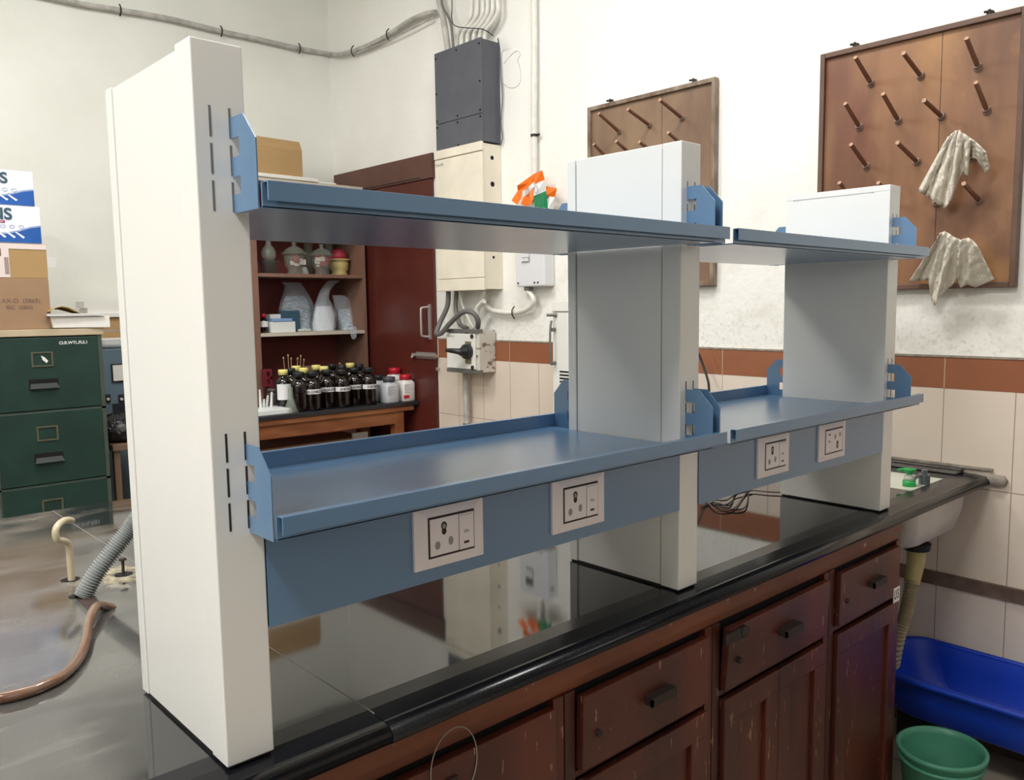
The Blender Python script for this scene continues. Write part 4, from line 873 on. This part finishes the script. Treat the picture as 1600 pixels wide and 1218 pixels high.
def tissue(u, vt, vb, z0, label, skew):
    e = ux(u, (vt+vb)/2, yb); zt_ = ux(u-10, vt, yb).z; hh = zt_-z0-.001
    t = thing('printed_box', label, 'box', ((.3+e.x)/2, yb+.15, z0+.0005), 'boxes stacked on the filing cabinet')
    B(.30, e.x, yb+.002, yb+.33, z0+.0005, zt_).build('body', 'box_white', t, bevel=.003)
    x1 = e.x-.002; yy = yb+.0005; m = MB(); zb = z0+.003
    top = [(x1, z0+hh*.47), (x1-.05, z0+hh*.42), (x1-.10, z0+hh*.32), (x1-.16, z0+hh*.24), (x1-.22, z0+hh*.22), (.302, z0+hh*.20)]
    pts = [(.302, zb), (x1, zb)]+top; n = len(pts)
    m.add([(a, yy, b) for a, b in pts], [tuple(range(n))]); m.build('blue_swoosh', 'box_blue', t)
    m = MB(); pts = [(a, b+.003) for a, b in top]; pts2 = [(a, b+.007) for a, b in top]; n = len(pts)
    for k in range(n-1): m.add([(pts[k][0], yy, pts[k][1]), (pts[k+1][0], yy, pts[k+1][1]), (pts2[k+1][0], yy, pts2[k+1][1]), (pts2[k][0], yy, pts2[k][1])], [(0, 1, 2, 3)])
    m.build('swoosh_outline', 'box_lightblue', t)
    for k in range(4):
        c = x1-.085-k*.042
        MB().add([(c, yy-.0004, z0+hh*.13), (c+.008, yy-.0004, z0+hh*.17), (c-.028, yy-.0004, z0+hh*.30), (c-.036, yy-.0004, z0+hh*.29)], [(0, 1, 2, 3)]).build('feather_mark', 'box_white', t)
        MB().tube([(c-.005+.012*math.cos(a*math.pi/4), yy, z0+hh*.44+.008*math.sin(a*math.pi/4)) for a in range(9)], .001, n=4, sub=1).build('ring_mark', 'box_lightblue', t)
    tx = ux(u-45, (vt+vb)/2, yb).x
    text('LIONS', hh*.42, (e.x-(.225 if skew else .245), yy-.001, z0+hh*.76), 'front', 'box_teal', t, bold=.0022)
    B(.31, e.x-.165, yy-.0006, yy, z0+hh*.53, z0+hh*.60).build('maroon_strip', 'box_maroon', t)
    text('SUPERIOR CLEAN', hh*.06, (e.x-.22, yy-.001, z0+hh*.565), 'front', 'box_white', t)
    return zt_
zz = tissue(64, 323, 380, z2, 'white and blue printed box, lower of the two at the top of the stack', 0)
tissue(53, 268, 322, zz, 'white and blue printed box, topmost of the stack at the left edge', 1)
# papers at the right of the board
a = ux(85, 512, CYF+.02)
t = thing('box_file', 'white ring binder lying beside the carton on the filing cabinet', 'binder', (a.x+.12, 4.1, ZT))
x0, x1 = ux(84, 500, CYF-.02).x, ux(170, 500, CYF-.02).x
m = MB(); m.add([(x0, 3.95, ZT+.005), (x1, 3.91, ZT-.01+.012), (x1, 3.91, ZT+.065), (x0-.01, 3.95, ZT+.068)]+[(x0+.02, 4.2, ZT+.005), (x1+.01, 4.18, ZT+.005), (x1, 4.18, ZT+.068), (x0+.02, 4.2, ZT+.068)], [(0, 1, 2, 3), (7, 6, 5, 4), (0, 4, 5, 1), (1, 5, 6, 2), (2, 6, 7, 3), (3, 7, 4, 0)])
m.build('cover', 'paper', t, bevel=.003)
zq = ZT+.0685
tag(MB().add([(x0-.03, 3.93, zq), (x1-.03, 3.90, zq), (x1+.01, 4.15, zq), (x0, 4.17, zq)]+[(x0-.03, 3.93, zq+.014), (x1-.03, 3.90, zq+.014), (x1+.01, 4.15, zq+.014), (x0, 4.17, zq+.014)], [(3, 2, 1, 0), (4, 5, 6, 7), (0, 1, 5, 4), (1, 2, 6, 5), (2, 3, 7, 6), (3, 0, 4, 7)]).build('paper_stack', 'paper_grey'), 'loose sheets on top of the white binder', 'papers')
m = MB(); zq += .0145
rows = []
for j in range(5):
    rows.append([(x0-.02+i*.032, 3.93+j*.05, zq+.028*math.sin(i*.75)*(1-j*.12)+.012) for i in range(6)])
o = m.grid(rows).build('envelope', 'envelope'); o.modifiers.new('s', 'SOLIDIFY').thickness = .003; tag(o, 'curled brown envelope lying on the loose sheets', 'envelope')
# things in the gap behind the cabinet
t = thing('metal_cupboard', 'blue-grey steel cupboard seen in the gap right of the filing cabinet', 'cupboard', (1.5, 4.7, FZ))
B(1.13, 2.02, 4.50, 4.88, FZ, .44).build('body', 'bluegrey_paint', t, bevel=.003)
def gp(u, v): return at(u, v, 1, 4.495)
a, b = gp(175, 597), gp(205, 573); m = MB(); B(a.x, a.x+.17, 4.490, 4.4995, a.z, a.z+.115).build('notice_frame', 'frame_black', t); B(a.x+.008, a.x+.162, 4.487, 4.4898, a.z+.008, a.z+.107).build('notice_paper', 'paper', t)
for u in (168, 189):
    a = gp(u, 622); B(a.x-.014, a.x+.016, 4.488, 4.4995, a.z-.024, a.z+.024).build('switch_plate', 'frame_black', t); MB().cyl((a.x, 4.488, a.z-.004), (a.x, 4.478, a.z-.004), .009, n=12).build('switch_knob', 'paper_grey', t)
a = gp(177, 650); m = MB()
for k in range(6): m.box(a.x, a.x+.2, 4.493, 4.4995, a.z+.0+k*.014, a.z+.008+k*.014)
m.build('vent_slots', 'frame_black', t)
a = gp(160, 540)
tag(MB().cyl((1.06, 4.60, .475), (1.9, 4.60, .475), .034, n=16).build('paper_roll', 'paper_grey'), 'white paper roll lying on the blue-grey cupboard', 'roll')
tag(MB().box(1.14, 1.150, 4.52, 4.53, .4405, .56).box(1.14, 1.9, 4.52, 4.53, .55, .56).box(1.89, 1.90, 4.52, 4.53, .4405, .56).build('wire_rail', 'aluminium'), 'thin metal rail in front of the paper roll', 'rail')
tag(B(1.10, 1.85, 4.66, 4.86, .441, .64).build('carton', 'cardboard', bevel=.003), 'carton behind the paper roll on the blue-grey cupboard', 'cardboard box')
tag(MB().box(1.08, 1.9, 4.64, 4.86, .6405, .665).box(1.12, 1.9, 4.66, 4.84, .665, .70).box(1.10, 1.9, 4.66, 4.84, .70, .74).build('file_stack', ['paper']), 'pile of files on the carton in the gap', 'files')
t = thing('rubbish_sack', 'black plastic sack on a wooden stand in the gap right of the filing cabinet', 'sack', (1.22, 4.15, -.13))
rnd = random.Random(4); rows = []
a0 = at(185, 690, 1, 4.15)
cxs = at(190, 690, 1, 4.15).x
for j, (r, z) in enumerate([(.02, 0), (.10, .0), (.135, .03), (.14, .07), (.12, .11), (.08, .145), (.02, .16)]):
    rows.append([(cxs+r*(1+.12*math.sin(k*2.3+j))*math.cos(k*math.pi/9), 4.2+r*(1+.1*math.sin(k*1.9))*math.sin(k*math.pi/9), a0.z+z+.01*math.sin(k*3+j)*(j > 1)) for k in range(18)])
    rows[-1].append(rows[-1][0])
cxs += .06; t['_w'] = [cxs-.06, 4.2, a0.z]; t.location = (cxs-.06, 4.2, a0.z)
MB().grid(rows).build('sack', 'black_bag', t)
t = thing('wooden_stool', 'plain wooden stool under the black sack', 'stool', (cxs, 4.2, FZ))
B(cxs-.14, cxs+.15, 4.05, 4.35, a0.z-.04, a0.z-.0005).build('seat', 'stand_wood', t, bevel=.004)
for dx in (-.13, .09):
    for dy in (4.07, 4.30): B(cxs+dx+.0, cxs+dx+.035, dy, dy+.035, FZ, a0.z-.0405).build('leg', 'stand_wood', t, bevel=.002)
# ------------------------------------------------------------------ service hoses on the bench
b0 = at(130, 932, 2, 0)
def BZ(u, v, y): return tuple(at(u, v, 1, y))
pts = [(b0.x, b0.y, .001), BZ(150, 895, b0.y-.005), BZ(178, 858, b0.y-.01), BZ(203, 826, b0.y-.015), BZ(222, 800, b0.y-.02), BZ(250, 772, b0.y-.02), BZ(285, 765, b0.y), (BZ(305, 800, b0.y+.03)[0], b0.y+.03, .02)]
nr = 150
m = MB(); m.tube(pts, .021, n=14, sub=66, rf=lambda s: .0185+.0034*math.sin(s*2*math.pi*70))
tag(m.build('corrugated_hose', 'hose_grey'), 'grey corrugated hose rising from the bench behind the near column', 'hose')
w0 = at(112, 906, 2, 0)
pts = [(w0.x, w0.y, -.002), BZ(110, 880, w0.y), BZ(107, 852, w0.y), BZ(100, 845, w0.y-.01), BZ(89, 842, w0.y-.02), BZ(87, 828, w0.y-.02), BZ(94, 817, w0.y), BZ(104, 812, w0.y+.03), BZ(112, 813, w0.y+.05)]
tag(MB().tube(pts, .0085, n=12).build('rubber_tube', 'tube_cream'), 'short bent cream tube standing up from the bench hole', 'tube')
h0 = at(166, 952, 2, 0)
def BP(u, v, z): return tuple(at(u, v, 2, z))
pts = [(h0.x+.012, h0.y, .001), BP(160, 946, .016), BP(150, 948, .026), BP(140, 968, .022), BP(133, 1005, .014), BP(120, 1033, .0105), BP(95, 1057, .0105), BP(60, 1074, .0105), BP(25, 1085, .0105), BP(-20, 1092, .0105), BP(-90, 1090, .0105), BP(-200, 1060, .0105), BP(-330, 1040, .0105), BP(-450, 1060, .0105)]
tag(MB().tube(pts, .0098, n=14).build('rubber_tube', 'tube_brown'), 'long glossy brown tube lying in a curve across the bench', 'tube')
b3 = at(193, 897, 2, 0)
t = thing('rusty_bolt', 'rusty bolt standing in a powdery hole beside the grey hose', 'bolt', tuple(b3))
MB().cyl((b3.x, b3.y, .0009), (b3.x, b3.y, .038), .0038, n=8).cyl((b3.x, b3.y, .038), (b3.x, b3.y, .043), .010, .009, n=8).build('shank', 'rust', t)
rows = []
for j in range(5): rows.append([(b3.x+(.025+.009*j)*(1+.15*math.sin(k*1.7))*math.cos(k*math.pi/10), b3.y+(.025+.015*j)*(1+.15*math.sin(k*2.2))*math.sin(k*math.pi/10), [.0005, .0035, .004, .002, .0003][j]) for k in range(21)])
tag(MB().grid(rows).build('mortar_crumbs', 'powder'), 'pale powdery crust around the bolt hole on the bench', 'crust', kind='stuff')
tag(MB().add([(*BP(115, 930, .0006)[:2], .0008), (*BP(150, 935, .0006)[:2], .0008), (*BP(160, 948, 0)[:2], .0008), (*BP(140, 955, 0)[:2], .0008)], [(0, 1, 2, 3)]).build('hose_hole_edge', 'rust', bt_root), label='rough dark hole edge')
# thin wires behind the far panel
for i, pl in enumerate([[(1096, 792), (1115, 785), (1140, 789), (1150, 770), (1168, 762)], [(1106, 784), (1120, 797), (1145, 795), (1162, 775), (1172, 760)], [(1110, 780), (1128, 792), (1150, 796), (1166, 790), (1170, 765)], [(1165, 766), (1180, 766), (1200, 768), (1222, 769)], [(1118, 781), (1135, 781), (1150, 772), (1175, 766)]]):
    pts = [BP(u, v, .004+.001*i) for u, v in pl]
    tag(MB().tube(pts, .0024, n=6).build('loose_wire', 'wire_brown' if i % 2 else 'wire_black'), ['black wire', 'brown wire', 'second black wire', 'brown wire running to the far column', 'third black wire'][i]+' in the tangle below the far socket panel', 'wire', 'loose wires on the bench')
pts = [R_(1092, 552, 2.98), R_(1099, 572, 2.98), R_(1105, 590, 2.97), R_(1108, 612, 2.96), R_(1110, 700, 2.95)]
tag(MB().tube(pts, .006, n=8).build('hanging_cable', 'wire_black'), 'black cable hanging on the tiled wall right of the middle column', 'cable')
# ------------------------------------------------------------------ sink corner
t = thing('laboratory_sink', 'white undermounted sink at the far end of the bench', 'sink', ((SX0+SX1)/2, .22, -.236))
def rrect(x0, x1, y0, y1, r, z, n=5):
    P = []
    for cx, cy, a0 in ((x1-r, y1-r, 0), (x0+r, y1-r, 90), (x0+r, y0+r, 180), (x1-r, y0+r, 270)):
        for k in range(n+1): a = math.radians(a0+90*k/n); P.append((cx+r*math.cos(a), cy+r*math.sin(a), z))
    P.append(P[0]); return P
rows = [rrect(2.475, 2.985, .012, .43, .04, -.0455), rrect(2.48, 2.98, .015, .43, .05, -.13), rrect(2.50, 2.955, .03, .42, .07, -.20), rrect(2.56, 2.90, .08, .38, .09, -.232), rrect(2.66, 2.78, .16, .28, .05, -.236)]
MB().grid(rows).build('outer_bowl', 'porcelain', t)
rows = [rrect(2.50, 2.96, .035, .41, .04, -.0458), rrect(2.505, 2.955, .04, .405, .05, -.12), rrect(2.53, 2.93, .06, .39, .07, -.185), rrect(2.60, 2.86, .12, .34, .08, -.215), rrect(2.70, 2.74, .20, .24, .02, -.218)]
MB().grid(rows).build('inner_bowl', 'sink_inside', t)
m = MB(); a, b = rrect(2.475, 2.985, .012, .43, .04, -.0456), rrect(2.50, 2.96, .035, .41, .04, -.0456); m.grid([a, b]).build('rim', 'porcelain', t)
# shallow drying ledge seen through the cut-out
B(2.562, 2.913, .057, .398, -.022, -.012).build('drain_tray', 'sink_inside', t)
d0 = at(1432, 862, 1, .10)
MB().cyl((d0.x, .10, -.236), (d0.x, .10, -.262), .052, .048, n=20).build('drain_collar', 'rubber_black', t)
t['_w'] = list(t['_w'])
q = lambda u, v, y=.10: tuple(at(u, v, 1, y))
MB().tube([(d0.x, .10, -.262), (d0.x-.005, .10, -.32), q(1424, 912)], .034, n=16, rf=lambda s: .036-.008*s).build('drain_trap', 'sink_pipe_cream', t)
MB().tube([q(1424, 905), q(1421, 930), q(1415, 958, .11), q(1405, 990, .13), q(1395, 1040, .16)], .024, n=16, sub=60, rf=lambda s: .0225+.004*math.sin(s*2*math.pi*30)).build('drain_hose', 'sink_hose', t)
zb = -.0118; q0 = at(1423, 760, 2, zb); pb = (q0.x+.008, q0.y+.010, zb)
t = thing('dish_brush', 'small green-capped dispenser bottle standing in the sink cut-out', 'bottle', pb)
MB().lathe([(0, 0), (.0235, 0), (.0235, .022), (0, .022)], pb, n=20).build('lower_sleeve', 'bottle_green', t)
MB().lathe([(0, .0225), (.020, .0225), (.018, .038), (.009, .045), (0, .045)], pb, n=20).build('bottle_shoulder', 'bottle_clear', t)
m = MB(); m.lathe([(0, .0455), (.009, .0455), (.026, .066), (0, .068)], pb, n=20); m.tube([(pb[0]-.005, pb[1]+.0, zb+.062), (pb[0]-.016, pb[1]+.018, zb+.063), (pb[0]-.028, pb[1]+.034, zb+.060)], .007, rf=lambda s: .008-.003*s)
m.build('pump_head', 'bottle_green', t)
px = at(1444, 751, 2, 0)
t = thing('water_tap', 'dull grey tap at the back of the sink', 'tap', (2.93, px.y, -.0118))
m = MB(); X_ = px.x; m.cyl((X_, px.y, -.0118), (X_, px.y, .026), .021, n=20); m.cyl((X_, px.y, .026), (X_, px.y, .044), .011, n=14); m.tube([(X_, px.y, .015), (X_-.03, px.y+.01, .022), (X_-.06, px.y+.015, .014), (X_-.065, px.y+.015, .0)], .007, n=10)
t['_w'] = [X_, px.y, -.0118]; t.location = (X_, px.y, -.0118)
m.build('tap_body', 'tap_grey', t)
# tub and bucket
t = thing('blue_tub', 'large blue plastic tub on the floor under the sink end', 'tub', (2.78, -.2, -.90))
ro, ri = [], []
ty0, ty1 = -.72, .235
for (g, z) in ((0, -.715), (.0, -.735), (.012, -.737), (.03, -.80), (.06, -.88), (.085, -.90)): ro.append(rrect(2.572+g, 3.012-g*.35, ty0+g, ty1-g, .10, z, 8))
for (g, z) in ((0.0, -.715), (.014, -.713), (.02, -.72), (.04, -.80), (.07, -.87), (.09, -.892)): ri.append(rrect(2.572+g, 3.012-g*.45, ty0+g, ty1-g, .10, z, 8))
MB().grid(ro).build('outer_shell', 'tub_blue', t)
m = MB().grid(ri); m.add(ri[-1][:-1], [tuple(range(len(ri[-1])-1))]); m.add(ro[-1][:-1], [tuple(range(len(ro[-1])-1))[::-1]]); m.build('inner_shell', 'tub_blue', t)
MB().tube([(x, y, z-.008) for x, y, z in rrect(2.572, 3.012, ty0, ty1, .10, -.715, 8)], .011, n=8, sub=1).build('rolled_rim', 'tub_blue', t)
for y in (-.62, .10): tag(B(2.86, 3.0, y-.11, y+.11 if y > 0 else -.30, FZ, -.901).build('plinth_block', 'frame_black', bevel=.004), f"black block under the {'right' if y < 0 else 'left'} end of the blue tub", 'block', 'blocks under the blue tub')
t = thing('green_bucket', 'green plastic bucket on the floor in front of the blue tub', 'bucket', (2.305, -.175, FZ))
c = (2.305, -.175, FZ)
MB().lathe([(0, 0), (.095, 0), (.098, .01), (.130, .315), (.140, .318), (.142, .328), (.136, .333), (.128, .330), (.125, .31), (.092, .012), (0, .01)], c, n=40).build('body', 'bucket_green', t)
MB().lathe([(.1275, .285), (.134, .287), (.134, .293), (.128, .295)], c, n=40).build('raised_ring', 'bucket_green', t)
for o in list(bpy.data.objects):
    if '_w' in o: del o['_w']
bpy.context.view_layer.update()
